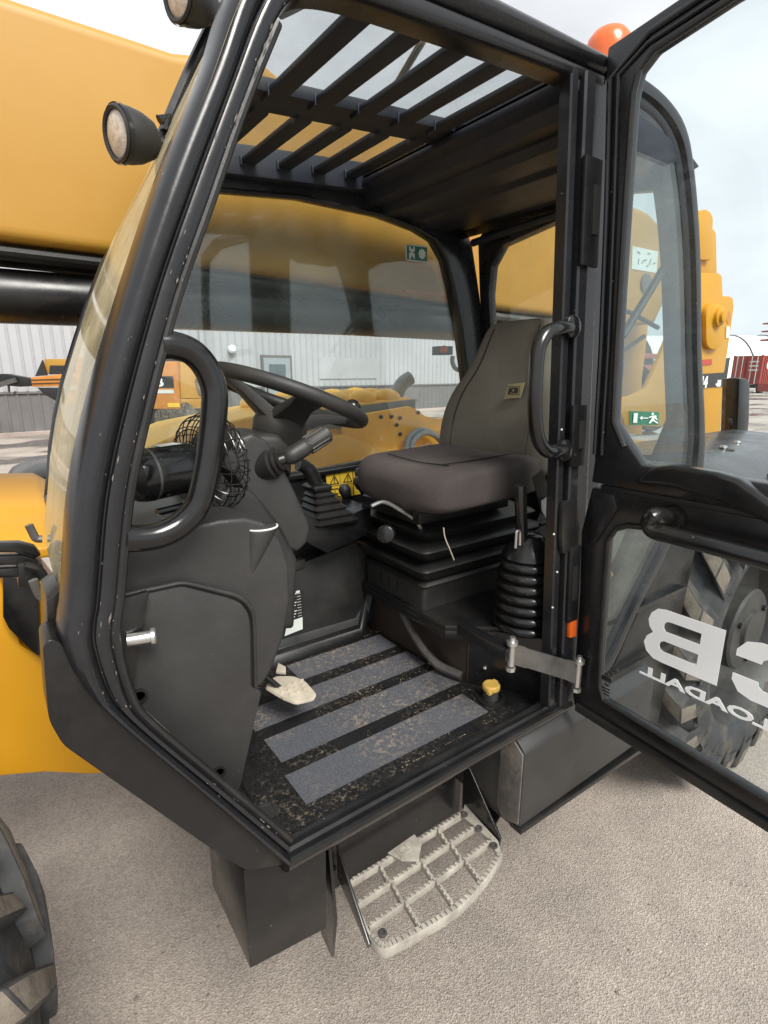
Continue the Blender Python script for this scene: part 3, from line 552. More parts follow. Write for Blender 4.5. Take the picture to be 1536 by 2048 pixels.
# --- floor
mb = MB(); mb.box(.336, 1.80, .02, .9, .845, .868); flo = B('cab_floor', mb, 'floor', T)
for x0, x1, y0, y1 in ((.422,.969,.113,.213),(.435,1.005,.26,.356),(.43,.993,.402,.495),(.634,.987,.545,.641)):
    mb = MB(); mb.box(x0, x1, y0, y1, .8685, .8715); B('grip_strip', mb, 'grip', flo)
mb = MB(); mb.lathe([(.024, 0), (.024, .002), (.017, .002), (.016, -.0005), (.001, -.0005)], (.348, .145, .8690), (0, 0, 1), 20); B('drain_plug', mb, 'plastic2', flo)
rd = random.Random(5)
mb = MB()
for k in range(1100):
    x = min(1.0, max(.45, rd.gauss(.80, .12))); y = min(.66, max(.08, rd.gauss(.34, .17))); s_ = rd.uniform(.0007, .0022)*(2 if k % 37 == 0 else 1)
    if noise.noise(V((x*14, y*14, 3))) < -.05: continue
    a = [V((x+s_*math.cos(q+k)*rd.uniform(.6, 1.3), y+s_*math.sin(q+k)*rd.uniform(.6, 1.3), .8716)) for q in (0, 1.6, 3.1, 4.7)]
    mb.add(a+[V((x, y, .8716+s_*.6))], [(0,1,4),(1,2,4),(2,3,4),(3,0,4)])
B('dried_mud', mb, 'dust', flo, kind='stuff', flat=True)
# far edge duct
mb = MB(); mb.loft([[V((x, .655, .868)), V((x, .66, .885)), V((x, .672, .9)), V((x, .69, .905)), V((x, .70, .93)), V((x, .72, .95)), V((x, .9, .955)), V((x, .9, .868))] for x in (.45, .7, .93)]+[[V((x, y0+.02, z0+dz)) for y0, z0 in ((.66,.868),(.665,.9),(.675,.93),(.69,.95),(.70,.98),(.72,1.0),(.9,1.0),(.9,.868))] for x, dz in ((.97, .05), (.99, .15))]); B('floor_duct', mb, 'satin', T, bevel=.003, angle=25)

# --- side console under the far window: levers, labels, joystick
mb = MB(); mb.prism([V((x, .70, z)) for x, z in ((.45,.9),(1.02,.9),(1.02,1.212),(.99,1.207),(.76,1.174),(.45,1.12))], (0, .2, 0)); cons = B('side_console', mb, 'plastic2', T, bevel=.004)
mb = MB(); mb.prism([V((x, .693, z)) for x, z in ((.60,1.135),(.74,1.155),(.74,1.185),(.60,1.165))], (0, .03, 0)); B('console_trim', mb, 'plastic', cons, bevel=.004)
lb_ = [V((0.697,0.698,1.085)),V((0.732,0.698,1.080)),V((0.726,0.698,0.991)),V((0.682,0.698,0.990))]
mb = MB(); mb.prism([p-V((0, .001, 0)) for p in lb_], (0, .001, 0)); l1 = B('label_plate', mb, 'decalblack', cons)
mb = MB()
Fq = frame(lb_[3]-V((0, .0012, 0)), lb_[2]-lb_[3], lb_[0]-lb_[3]); wq = (lb_[2]-lb_[3]).length; hq = (lb_[0]-lb_[3]).length
for k in range(9): flat(mb, Fq, [(wq*.15, hq*(.06+.1*k)), (wq*(.35+.1*(k % 3)), hq*(.06+.1*k)), (wq*(.35+.1*(k % 3)), hq*(.09+.1*k)), (wq*.15, hq*(.09+.1*k))]); flat(mb, Fq, [(wq*.6, hq*(.05+.1*k)), (wq*.9, hq*(.05+.1*k)), (wq*.9, hq*(.06+.1*k)), (wq*.6, hq*(.06+.1*k))])
flat(mb, Fq, [(wq*.55, hq*.88), (wq*.85, hq*.88), (wq*.85, hq*.96), (wq*.55, hq*.96)]); B('label_print', mb, 'decalwhite', l1, flat=True)
mb = MB(); mb.prism([p-V((0, .001, 0)) for p in [V((0.671,0.698,0.986)),V((0.724,0.698,0.988)),V((0.723,0.698,0.947)),V((0.659,0.698,0.941))]], (0, .001, 0)); l2 = B('label_plate', mb, 'decalwhite', cons)
# joystick
jb = [V((x, y, z)) for x, y, z in [V((0.699,0.600,1.326)),V((0.765,0.600,1.315)),V((0.767,0.600,1.225)),V((0.701,0.600,1.269))]]
mb = MB(); mb.prism([V((0.704,0.620,1.355)),V((0.781,0.620,1.304)),V((0.941,0.620,1.340)),V((0.940,0.620,1.253)),V((0.780,0.620,1.214)),V((0.707,0.620,1.263))], (0, .22, 0)); joy = B('joystick', mb, 'black', T, bevel=.004)
c0 = [V((0.816,0.680,1.301)),V((0.793,0.680,1.408)),V((0.779,0.680,1.426))]
def ringsq(c, w, h): return fillet([V(c)+V(q) for q in ((-w, -h, 0), (w, -h, 0), (w, h, 0), (-w, h, 0))], w*.35, 3, True)
prs = [(.075,0),(.08,.008),(.064,.016),(.068,.024),(.054,.033),(.058,.041),(.045,.05),(.048,.058),(.036,.066),(.039,.074),(.028,.082),(.034,.085),(.036,.096),(.03,.1),(.018,.104)]
cb = V(c0[0]); ct = V(c0[2]); ax = (ct-cb); LJ = ax.length
mb = MB(); mb.loft([ringsq(cb+ax*(h/.104), w, w) for w, h in prs]); B('bellows', mb, 'rubber', joy, angle=60)
mb = MB(); mb.tube(catmull([V((0.779,0.680,1.421)),V((0.763,0.680,1.458)),V((0.741,0.680,1.480)),V((0.721,0.680,1.488))], 5), [.022]*8+[.02]*8, 12); B('lever', mb, 'rubber', joy)
for kx in ((690, 985, 712, 1040), (718, 968, 737, 1030), (731, 952, 748, 1010)):
    pass
kp = [V((0.944,0.780,1.360)),V((0.981,0.780,1.261)),V((1.003,0.780,1.383)),V((1.036,0.780,1.271)),V((1.028,0.780,1.406)),V((1.055,0.780,1.296))]
for i in (0, 2, 4):
    yy = -.0 if i < 4 else .03
    a = V(kp[i])+V((0, yy, 0)); b = V(kp[i+1])+V((0, yy, 0))
    mb = MB(); mb.tube([a, b], .007, 8); lv = B('control_lever', mb, 'satin', T)
    mb = MB(); mb.lathe([(.006,-.03),(.016,-.02),(.021,0),(.02,.012),(.012,.022)], a, (a-b), 14); B('lever_knob', mb, 'plastic2', lv)
mb = MB(); pb = V([V((1.008,0.740,1.248))][0])
mb.loft([ringsq(pb+V((0, 0, h)), w, w) for w, h in [(.05,-.03),(.052,-.015),(.04,-.008),(.044,.0),(.032,.006),(.035,.014),(.02,.02),(.016,.03)]]); B('lever_gaiter', mb, 'rubber', T, angle=60)
# warning labels on the far wall
dec = [V((0.937,0.897,1.404)),V((0.993,0.897,1.405)),V((0.997,0.897,1.309)),V((0.944,0.897,1.309)),V((0.995,0.897,1.407)),V((1.048,0.897,1.409)),V((1.051,0.897,1.309)),V((0.999,0.897,1.311)),V((1.052,0.897,1.408)),V((1.105,0.897,1.410)),V((1.109,0.897,1.311)),V((1.055,0.897,1.311))]
for i in range(3):
    q = [V(p) for p in dec[4*i:4*i+4]]
    mb = MB(); mb.prism([p-V((0, .002, 0)) for p in q], (0, .002, 0)); wl = B('warning_label', mb, 'decalyellow', T)
    F_ = frame(q[3]-V((0, .0028, 0)), q[2]-q[3], q[0]-q[3]); w = (q[2]-q[3]).length; h = (q[0]-q[3]).length
    mb = MB(); tri = [(w*.12, h*.55), (w*.88, h*.55), (w*.5, h*.92)]
    cx = (w*.5, h*.67)
    inn = [(cx[0]+(a-cx[0])*.74, cx[1]+(b_-cx[1])*.74) for a, b_ in tri]
    for k in range(3):
        flat(mb, F_, [tri[k], tri[(k+1) % 3], inn[(k+1) % 3], inn[k]])
    flat(mb, F_, [(w*.47, h*.66), (w*.53, h*.66), (w*.54, h*.8), (w*.46, h*.8)]); flat(mb, F_, [(w*.47, h*.61), (w*.53, h*.61), (w*.53, h*.64), (w*.47, h*.64)])
    flat(mb, F_, [(0, h*.49), (w, h*.49), (w, h*.5), (0, h*.5)])
    if i == 0:
        for k in range(2): flat(mb, F_, [(w*(.2+.31*k), h*.15), (w*(.48+.31*k), h*.15), (w*(.48+.31*k), h*.2), (w*(.24+.31*k), h*.2), (w*(.24+.31*k), h*.35), (w*(.48+.31*k), h*.35), (w*(.48+.31*k), h*.39), (w*(.2+.31*k), h*.39)])
    else:
        flat(mb, F_, [(w*.4, h*.08), (w*.6, h*.08), (w*.62, h*.3), (w*.7, h*.2), (w*.74, h*.22), (w*.62, h*.37), (w*.38, h*.37), (w*.3, h*.2), (w*.34, h*.18), (w*.4, h*.28)]); flat(mb, F_, [(w*.44, h*.39), (w*.56, h*.39), (w*.56, h*.46), (w*.44, h*.46)])
    B('warning_symbol', mb, 'decalblack', wl, flat=True)

# --- seat platform and slanted panel beside the door
plp = [(.955,.74),(.955,.275),(1.175,.095),(1.175,.02),(1.8,.02),(1.8,.74)]
mb = MB(); mb.prism([V((x, y, 1.045)) for x, y in plp], (0, 0, .016)); plat = B('seat_platform', mb, 'satin', T, bevel=.003)
mb = MB(); mb.prism([V((x, y, 1.02)) for x, y in ((.955,.74),(.955,.275),(1.175,.095),(1.18,.105),(.965,.28),(.965,.74))], (0, 0, .025)); B('platform_lip', mb, 'black', plat, bevel=.002)
mb = MB(); mb.prism([V((x, y, .868)) for x, y in ((1.0,.74),(1.02,.245),(1.03,.245),(1.03,.74))], (0, 0, .178)); M['rustdark'] = mat('bare_rusty_panel', (.03, .02, .014), .6, var=.4, dust=.3, dustcol=(.12, .08, .05)); B('kick_panel', mb, 'rustdark', plat)
mb = MB(); mb.prism([V((x, y, .868)) for x, y in ((1.018,.25),(1.135,.085),(1.165,.03),(1.18,.04),(1.03,.26))], (0, 0, .178)); B('slanted_panel', mb, 'black', plat, bevel=.002)
mb = MB(); mb.tube(catmull([(.995,.56,1.04),(.985,.5,1.0),(.975,.42,.95),(.985,.34,.90),(1.012,.26,.888)], 5), .014, 10); B('hose', mb, 'steel', plat)
for p in ((1.085,.158,.97),(1.1,.137,.968),(1.05,.207,.93)):
    mb = MB(); mb.sphere(V(p)-V((.003,.003,0)), .006, 8); B('bolt_head', mb, 'chrome', plat)
mb = MB(); mb.box(1.0, 1.175, .10, .108, 1.012, 1.044, Matrix.Translation((0, 0, 0))); 
# filler cap in the floor
mb = MB(); mb.lathe([(.040, -.002), (.040, .006), (.030, .008), (.030, .004), (.001, .004)], (1.02, .152, .868), (0, 0, 1), 22); fc = B('filler_neck', mb, 'rubber', T)
mb = MB(); mb.lathe([(.021, 0), (.021, .028), (.019, .03)], (1.02, .152, .872), (0, 0, 1), 18); B('neck_tube', mb, 'steel', fc)
mb = MB(); mb.lathe([(.0235, 0), (.0245, .002), (.0245, .012), (.021, .016), (.012, .0165), (.001, .0165)], (1.02, .152, .90), (0, 0, 1), 22); mb.box(.990, 1.002, .130, .142, .90, .910); mb.box(1.036, 1.046, .150, .166, .905, .915); B('filler_cap', mb, 'capyellow', fc, bevel=.001)

# --- suspension seat
sc = V((1.16, .52, 0))
def rr(z, x0, x1, y0, y1, r=.03): return fillet([V((x0, y0, z)), V((x1, y0, z)), V((x1, y1, z)), V((x0, y1, z))], r, 4, True)
seat_l = thing if False else None
mb = MB(); mb.loft([rr(1.061, .965, 1.42, .385, .685, .012), rr(1.13, .965, 1.42, .38, .69, .012), rr(1.14, .955, 1.43, .372, .70, .02), rr(1.148, .965, 1.42, .38, .69, .02)]); sb = B('seat_base', mb, 'plastic2', T)
bp_ = []
for z, e in ((1.148,.01),(1.155,-.01),(1.185,-.035),(1.195,-.042),(1.203,-.036),(1.208,.0),(1.213,-.005),(1.245,-.04),(1.256,-.048),(1.264,-.042),(1.27,.0),(1.276,-.005),(1.305,-.03),(1.312,-.022),(1.33,.02),(1.345,.05)):
    bp_.append(rr(z, .975+e, 1.41-e, .39+e, .68-e, .03))
mb = MB(); mb.loft(bp_); B('suspension_bellows', mb, 'rubber', sb, angle=50)
for k in range(3):
    pts = [[(0,0),(0,.03)], [(0,0),(0,.035)], [(0,0),(0,.03)]][k]
    mb = MB(); mb.box(.9635, .9655, .60-.045*k, .603-.045*k, 1.085, 1.118); B('moulded_mark', mb, 'satin', sb)
# cushion
def sup(c, hx, hy, p, n=28):
    out = []
    for k in range(n):
        q = 2*PI*k/n; cx, sx = math.cos(q), math.sin(q)
        out.append(V(c)+V((0, hx*math.copysign(abs(cx)**p, cx), hy*math.copysign(abs(sx)**p, sx))))
    return out
cs = [(.890,.10,.03,1.425,.9),(.898,.15,.045,1.428,.7),(.913,.19,.056,1.432,.55),(.94,.212,.062,1.438,.45),(.97,.224,.060,1.444,.30),(1.08,.226,.058,1.448,.28),(1.2,.226,.058,1.452,.28),(1.31,.224,.06,1.458,.30),(1.35,.20,.05,1.46,.5)]
mb = MB(); rings = []
for x, hy, hz, zc, p in cs:
    ring = sup((x, .468, zc), hy, hz, p)
    for q in ring:
        d = (q.y-.468)/.224
        if q.z > zc: q.z += -.016*(1-min(1, abs(d*1.4))**4)*(1 if x > .95 else .25)
    rings.append(ring)
mb.loft(rings); cush = B('seat_cushion', mb, 'fabric2', T, angle=80)
mod = cush.modifiers.new('s', 'SUBSURF'); mod.levels = 1; mod.render_levels = 2
mb = MB()
path = [r[k] for r in rings[1:8] for k in ()]
edge = []
for r in rings[1:-1]: edge.append(r[19]+V((0, -.003, 0)))
mb.tube(catmull(edge, 4), .0022, 6); B('seam', mb, 'rubber', cush)
mb = MB(); mb.tube(catmull([(1.0,.33,1.503),(1.0,.47,1.497),(1.0,.61,1.504)], 5), .002, 6); mb.tube(catmull([(1.0,.36,1.502),(1.15,.36,1.503),(1.28,.36,1.508)], 5), .002, 6); B('seam', mb, 'rubber', cush)
# backrest
bs = [(1.44,.238,.05,1.335),(1.47,.246,.062,1.335),(1.53,.249,.068,1.345),(1.60,.249,.07,1.358),(1.655,.242,.066,1.372),(1.70,.222,.062,1.384),(1.735,.195,.057,1.393),(1.775,.171,.052,1.404),(1.82,.157,.048,1.416),(1.86,.149,.045,1.427),(1.89,.140,.041,1.435),(1.906,.124,.034,1.44),(1.915,.09,.02,1.443)]
def supx(c, hx, hy, p=.5, n=28):
    out = []
    for k in range(n):
        q = 2*PI*k/n; cx, sx = math.cos(q), math.sin(q)
        out.append(V(c)+V((hy*math.copysign(abs(sx)**p, sx), hx*math.copysign(abs(cx)**p, cx), 0)))
    return out
rings = []
for z, hy, hx, xc in bs:
    ring = supx((xc, .468, z), hy, hx, .5)
    for q in ring:
        if q.x < xc: q.x += .026*(1-min(1, abs(q.y-.468)/(hy*.72))**3)-.006*math.exp(-((z-1.56)/.05)**2)
    rings.append(ring)
mb = MB(); mb.loft(rings); back = B('backrest', mb, 'fabric', T, angle=80); mod = back.modifiers.new('s', 'SUBSURF'); mod.levels = 1; mod.render_levels = 2
for sgn in (-1, 1):
    mb = MB(); mb.tube(catmull([(xc-hx*.86, .468+sgn*hy*.66, z) for z, hy, hx, xc in bs[1:-2]], 3), .0022, 6); B('seam', mb, 'rubber', back)
bq = [V((1.312,0.423,1.714)),V((1.312,0.362,1.721)),V((1.312,0.368,1.676)),V((1.312,0.430,1.670))]
mb = MB(); mb.prism([V((1.321+(p.z-1.66)*.20, p.y, p.z)) for p in bq], (-.004, 0, 0)); bdg = B('badge', mb, 'badge', back)
bc = sum((p for p in bq), V((0,0,0)))/4
Fb = frame(V((1.321+(bc.z-1.66)*.20-.0045, bc.y+.019, bc.z-.006)), (0, -1, 0), (.2, 0, 1))
build('lettering', text_mb('JCB', .015, Fb @ Matrix.Translation((0,0,.002)), .002, .0012, 1.1), 'decalblack', bdg)
mb = MB()
o4 = [(-.003,-.006),(.043,-.006),(.039,.02),(-.007,.02)]; i4 = [(-.001,-.004),(.041,-.004),(.037,.018),(-.005,.018)]
for k in range(4): flat(mb, Fb, [o4[k], o4[(k+1) % 4], i4[(k+1) % 4], i4[k]])
B('badge_outline', mb, 'decalblack', bdg, flat=True)
# seat adjuster bar, knob, wire tie, belt
mb = MB(); mb.tube(catmull([V((0.790,0.400,1.406)),V((0.832,0.400,1.411)),V((0.887,0.400,1.381)),V((0.941,0.400,1.343)),V((0.972,0.400,1.302))], 5), .0055, 8); B('adjuster_bar', mb, 'chrome', sb)
mb = MB(); kk = [V((0.839,0.400,1.320)),V((0.881,0.400,1.324))]; mb.lathe([(.010,-.03),(.014,-.02),(.024,-.018),(.026,0),(.024,.012),(.012,.016)], V(kk[0]), V((-.5,-.5,.1)), 16); B('tension_knob', mb, 'gloss', sb, bevel=.001)
mb = MB(); mb.box(.93, 1.30, .37, .66, 1.335, 1.372); B('seat_pan', mb, 'satin', sb, bevel=.006)
mb = MB(); mb.tube(catmull([V((0.933,0.270,1.352)),V((0.939,0.270,1.324)),V((0.959,0.270,1.285)),V((0.975,0.270,1.253))], 4), .0018, 6); B('wire_tie', mb, 'pedal', sb)
mb = MB(); mb.lathe([(.045,0),(.05,.01),(.05,.05),(.045,.06)], (1.36, .20, 1.39), (1, .2, 0), 16); rt_ = B('belt_reel', mb, 'plastic', T)
bl = [V((1.184,0.190,1.472)),V((1.223,0.190,1.488)),V((1.258,0.190,1.434)),V((1.247,0.190,1.370)),V((1.238,0.190,1.357)),V((1.217,0.190,1.404))]
mb = MB(); mb.prism(bl, (0, .004, 0)); B('seat_belt', mb, 'belt', rt_)
mb = MB(); mb.prism([V((1.216,0.180,1.403)),V((1.243,0.180,1.412)),V((1.260,0.180,1.385)),V((1.243,0.180,1.376)),V((1.241,0.180,1.350)),V((1.221,0.180,1.376))], (0, .002, 0)); B('torn_label', mb, 'decalwhite', rt_)
mb = MB(); mb.tube([V((1.230,0.190,1.329)),V((1.252,0.190,1.332)),V((1.274,0.190,1.336))], .006, 8); B('buckle', mb, 'satin', rt_)

# --- hand brake lever in its ribbed gaiter
hb0 = V((1.142, .146, 1.061)); hbx = V((-.03, 0, 1)).normalized()
pr = []
h = 0.; 
for k in range(7):
    r_ = .094-.0022*k
    pr += [(r_-.014, h), (r_-.003, h+.006), (r_, h+.014), (r_-.003, h+.022), (r_-.014, h+.028)]; h += .0295
pr += [(.074, h+.004), (.066, h+.02), (.05, h+.04), (.036, h+.055), (.03, h+.062)]
mb = MB(); mb.lathe(pr, hb0, hbx, 28); hbk = B('hand_brake_gaiter', mb, 'gloss', T, angle=70)
hv = [V((1.081,0.146,1.470)),V((1.085,0.146,1.430)),V((1.104,0.146,1.311)),V((1.113,0.146,1.289))]
mb = MB(); mb.tube([hv[0]+V((0,0,.0)), hv[1], hv[2]], [.014,.016,.015], 14); B('brake_handle', mb, 'gloss', hbk, bevel=.004)
mb = MB(); mb.tube([hv[2], hv[3]-V((0,0,.05))], .011, 10); B('brake_lever', mb, 'steel', hbk)
mb = MB(); mb.tube(fillet([V(p) for p in [V((1.058,0.130,1.309)),V((1.058,0.130,1.355)),V((1.072,0.130,1.353)),V((1.075,0.130,1.314))]], .008, 4), .0035, 8); B('release_loop', mb, 'chrome', hbk)

# --- grab handles
mb = MB(); mb.tube(catmull([V((1.088,0.045,1.848))]+[V((1.018,0.021,1.842)),V((0.980,0.020,1.829)),V((0.957,0.019,1.796)),V((0.950,0.015,1.735)),V((0.952,0.012,1.662)),V((0.966,0.009,1.609)),V((0.992,0.007,1.583)),V((1.017,0.007,1.578))]+[V((1.083,0.031,1.575))], 5), .0155, 14); gh = B('grab_handle', mb, 'gloss', T)
for q in [V((1.100,0.052,1.850)),V((1.087,0.037,1.572))]:
    mb = MB(); mb.lathe([(.026, 0), (.026, .012), (.02, .016)], V(q)+DN*.002, DN, 16); B('mounting_boss', mb, 'gloss', gh)
mb = MB(); mb.tube(catmull([p for p in [V((0.209,0.068,1.787)),V((0.225,0.068,1.787)),V((0.250,0.068,1.779)),V((0.269,0.067,1.757)),V((0.278,0.065,1.725)),V((0.274,0.063,1.688)),V((0.263,0.060,1.637)),V((0.251,0.058,1.593)),V((0.236,0.056,1.556)),V((0.209,0.055,1.531)),V((0.178,0.054,1.520)),V((0.150,0.054,1.520)),V((0.131,0.054,1.524))]], 5), .0195, 16); B('grab_handle', mb, 'gloss', T)

# --- dashboard: lower moulded console, flat side panel, column cowl
mb = MB(); co_ = [V((x, .105, z)) for x, z in [(0.116,1.415),(0.130,1.486),(0.174,1.502),(0.213,1.516),(0.228,1.500),(0.242,1.511),(0.285,1.514),(0.328,1.511),(0.363,1.496),(0.390,1.462),(0.405,1.410),(0.405,1.341),(0.388,1.270),(0.361,1.211),(0.339,1.184),(0.320,1.186),(0.222,1.162),(0.118,1.240),(0.110,1.333)]]
mb.prism(co_, (0, .11, 0)); dash = B('dash_console', mb, 'plastic', T, bevel=.02, seg=4, angle=45)
pn = [V((0.117,0.088,1.421)),V((0.211,0.088,1.420)),V((0.287,0.088,1.379)),V((0.304,0.088,1.367)),V((0.316,0.088,1.344)),V((0.317,0.088,1.313)),V((0.311,0.088,1.202)),V((0.331,0.088,1.187)),V((0.275,0.088,0.999)),V((0.211,0.088,1.097)),V((0.119,0.088,1.253)),V((0.110,0.088,1.341))]
mb = MB(); mb.prism(fillet(pn, .008, 3, True), (0, .025, 0)); sp_ = B('side_panel', mb, 'plastic', dash, bevel=.004)
rim = [V((p.x, .094, p.z)) for p in fillet([V((0.119,0.094,1.425)),V((0.213,0.094,1.425)),V((0.297,0.094,1.382)),V((0.315,0.094,1.366)),V((0.327,0.094,1.340)),V((0.327,0.094,1.308)),V((0.322,0.094,1.195))], .012, 4)]
mb = MB(); mb.tube(rim, .004, 8); B('panel_rim', mb, 'plastic2', dash)
for q in [V((0.128,0.085,1.255)),V((0.241,0.085,1.057))]:
    mb = MB(); mb.lathe([(.013, 0), (.013, .004), (.009, .004), (.008, -.002), (.001, -.002)], V(q)+V((0, .003, 0)), (0, -1, 0), 16); B('screw', mb, 'rubber', sp_)
mb = MB(); mb.prism([V((0.114,0.070,1.427)),V((0.156,0.070,1.431)),V((0.157,0.070,1.426)),V((0.142,0.070,1.370)),V((0.132,0.070,1.350)),V((0.119,0.070,1.270)),V((0.106,0.070,1.334))], (0, .012, 0)); gp = B('guard_plate', mb, 'satin', dash, bevel=.002)
q = V([V((0.138,0.060,1.364))][0]); mb = MB(); mb.lathe([(.010, -.02), (.010, .012), (.0135, .013), (.0135, .018), (.011, .02)], q, (1, -.25, 0), 16); B('lock_pin', mb, 'chrome', gp)
ca = V([V((0.361,0.105,1.486))][0])+V((0, .012, 0)); cbm = V([V((0.333,0.105,1.407))][0])+V((0, .004, 0))
mb = MB(); mb.loft([[ca.lerp(cbm, t_)+V((math.cos(q)*r_, math.sin(q)*r_*.85, 0)) for q in [2*PI*k/22 for k in range(22)]] for t_, r_ in ((-.05, .024), (0, .029), (.06, .0285), (.3, .023), (.6, .015), (.9, .007), (1.05, .002))]); B('console_flute', mb, 'plastic', dash, angle=50)
mb = MB(); mb.tube([ca+V((math.cos(q)*.0285, math.sin(q)*.0245, .001)) for q in [PI+PI*k/12 for k in range(13)]], .0018, 6); B('flute_edge', mb, 'decalwhite', dash)
# dash top shelf to the windscreen
mb = MB(); mb.prism([V((x, .12, z)) for x, z in ((.09,1.36),(.085,1.44),(.16,1.472),(.30,1.478),(.36,1.46),(.38,1.40),(.37,1.30),(.2,1.30))], (0, .76, 0)); B('dash_top', mb, 'plastic', T, bevel=.012, seg=3)
# steering column cowl
cw = [V((0.346,0.300,1.469)),V((0.349,0.300,1.528)),V((0.368,0.300,1.586)),V((0.393,0.300,1.619)),V((0.430,0.300,1.631)),V((0.462,0.300,1.614)),V((0.490,0.300,1.565)),V((0.522,0.300,1.495)),V((0.551,0.300,1.428)),V((0.555,0.300,1.402)),V((0.544,0.300,1.373)),V((0.521,0.300,1.356)),V((0.501,0.300,1.367)),V((0.471,0.300,1.430)),V((0.437,0.300,1.481))]
mb = MB(); mb.prism(cw, (0, .24, 0)); cowl = B('column_cowl', mb, 'plastic', T, bevel=.018, seg=4, angle=50)
cw2 = [V((0.331,0.285,1.415)),V((0.342,0.285,1.506)),V((0.381,0.285,1.540)),V((0.422,0.285,1.511)),V((0.463,0.285,1.446)),V((0.504,0.285,1.368)),V((0.513,0.285,1.345)),V((0.498,0.285,1.179)),V((0.391,0.285,1.210))]
mb = MB(); mb.prism(cw2, (0, .3, 0)); B('cowl_side', mb, 'plastic2', cowl, bevel=.014, seg=3, angle=45)
mb = MB(); mb.prism([V((x, .32, z)) for x, z in [(0.415,1.590),(0.455,1.623),(0.500,1.621),(0.531,1.586),(0.525,1.520),(0.496,1.551)]], (0, .2, 0)); B('switch_housing', mb, 'plastic2', cowl, bevel=.015, seg=3)
# steering wheel
wc = V((.588, .45, 1.692)); wnrm = V((math.sin(R(21)), 0, math.cos(R(21)))); wu = V((math.cos(R(21)), 0, -math.sin(R(21)))); wv = V((0, 1, 0)); RW = .182
mb = MB(); mb.tube([wc+(wu*math.cos(q)+wv*math.sin(q))*RW for q in [2*PI*k/56 for k in range(56)]], .0165, 14, closed=True); whl = B('steering_wheel', mb, 'plastic2', T)
hubc = wc-wnrm*.055
for ang in (PI*.96, -PI*.55, PI*.04):
    dv = wu*math.cos(ang)+wv*math.sin(ang); sd = wnrm.cross(dv)
    mb = MB(); a = wc+dv*(RW-.01); b_ = hubc+dv*.035; md_ = wc+dv*(RW*.62)-wnrm*.018
    rg = [[p+sd*w_+wnrm*h_, p-sd*w_+wnrm*h_, p-sd*w_-wnrm*h_, p+sd*w_-wnrm*h_] for p, w_, h_ in ((a, .034, .008), (md_, .027, .011), (b_, .042, .016))]
    mb.loft(rg); B('spoke', mb, 'plastic2', whl, bevel=.005)
mb = MB(); mb.lathe([(.001, .016), (.045, .014), (.062, .004), (.066, -.018), (.06, -.05), (.045, -.08)], hubc, wnrm, 24); B('wheel_hub', mb, 'plastic2', whl)
mb = MB(); mb.tube([hubc-wnrm*.07, hubc-wnrm*.2-wu*.02], [.03, .045], 16); B('column_shaft', mb, 'plastic2', whl)
ka = wc+(wu*math.cos(.03)+wv*math.sin(.03))*RW; mb = MB(); mb.sphere(ka+wnrm*.036, .023, 16); mb.tube([ka, ka+wnrm*.03], .009, 8); B('spinner_knob', mb, 'gloss', whl)
# indicator stalk
ls = [V((0.502,0.285,1.577)),V((0.596,0.285,1.622)),V((0.481,0.285,1.572)),V((0.516,0.285,1.585))]
mb = MB(); d_ = (V(ls[1])-V(ls[0])).normalized(); L_ = (V(ls[1])-V(ls[0])).length
mb.lathe([(.010,-.012),(.013,-.008),(.018,.0),(.019,.01),(.019,L_*.4),(.017,L_*.42),(.0185,L_*.45),(.0205,L_*.85),(.021,L_*.97),(.0185,L_),(.010,L_),(.009,L_-.004),(.001,L_-.004)], ls[0], d_, 18); stk = B('stalk_grip', mb, 'plastic2', T, angle=30)
u_ = d_.orthogonal().normalized(); w_ = d_.cross(u_)
for k in range(12):
    q = 2*PI*k/12; p_ = V(ls[0])+(u_*math.cos(q)+w_*math.sin(q))*.0195
    mb = MB(); mb.tube([p_+d_*L_*.47, p_+d_*L_*.92], .0022, 5); B('grip_rib', mb, 'plastic2', stk)
mb = MB(); mb.tube([V(ls[2])-d_*.004+V((0,.006,0)), V(ls[0])], [.012, .010], 12); B('stalk', mb, 'rubber', stk)
mb = MB(); mb.lathe([(.034,-.04),(.035,-.006),(.029,-.003),(.03,.004),(.022,.007),(.023,.013),(.014,.016),(.001,.016)], V(ls[2])+V((-.004,.016,-.004)), (d_+V((0,-.9,0))), 20); B('stalk_boot', mb, 'rubber', stk)
# pedal
pq = [V((0.517,0.467,0.955)),V((0.557,0.438,0.955)),V((0.571,0.398,0.955)),V((0.566,0.327,0.955)),V((0.555,0.315,0.955)),V((0.510,0.325,0.955)),V((0.493,0.366,0.955)),V((0.476,0.438,0.955))]
mb = MB(); mb.prism(fillet(pq, .012, 3, True), (.004, 0, .008)); ped = B('pedal', mb, 'pedal', T, bevel=.002)
pc = sum((V(p) for p in pq), V((0,0,0)))/8
for i in range(4):
    for j in range(3):
        p_ = pc+V((-.035+.02*i+.006*j, -.02+.02*j, .0085)); mb = MB(); mb.box(p_.x-.005, p_.x+.005, p_.y-.002, p_.y+.002, p_.z, p_.z+.003); B('pedal_rib', mb, 'pedal', ped)
mb = MB(); mb.tube([pc+V((-.02, .03, .0)), pc+V((-.12, .08, .12))], .008, 8); B('pedal_arm', mb, 'satin', ped)
pq = [V((0.557,0.526,0.955)),V((0.565,0.494,0.955)),V((0.552,0.466,0.955)),V((0.532,0.486,0.955))]
mb = MB(); mb.prism(pq, (.0, 0, .008)); B('pedal', mb, 'pedal', T, bevel=.002)

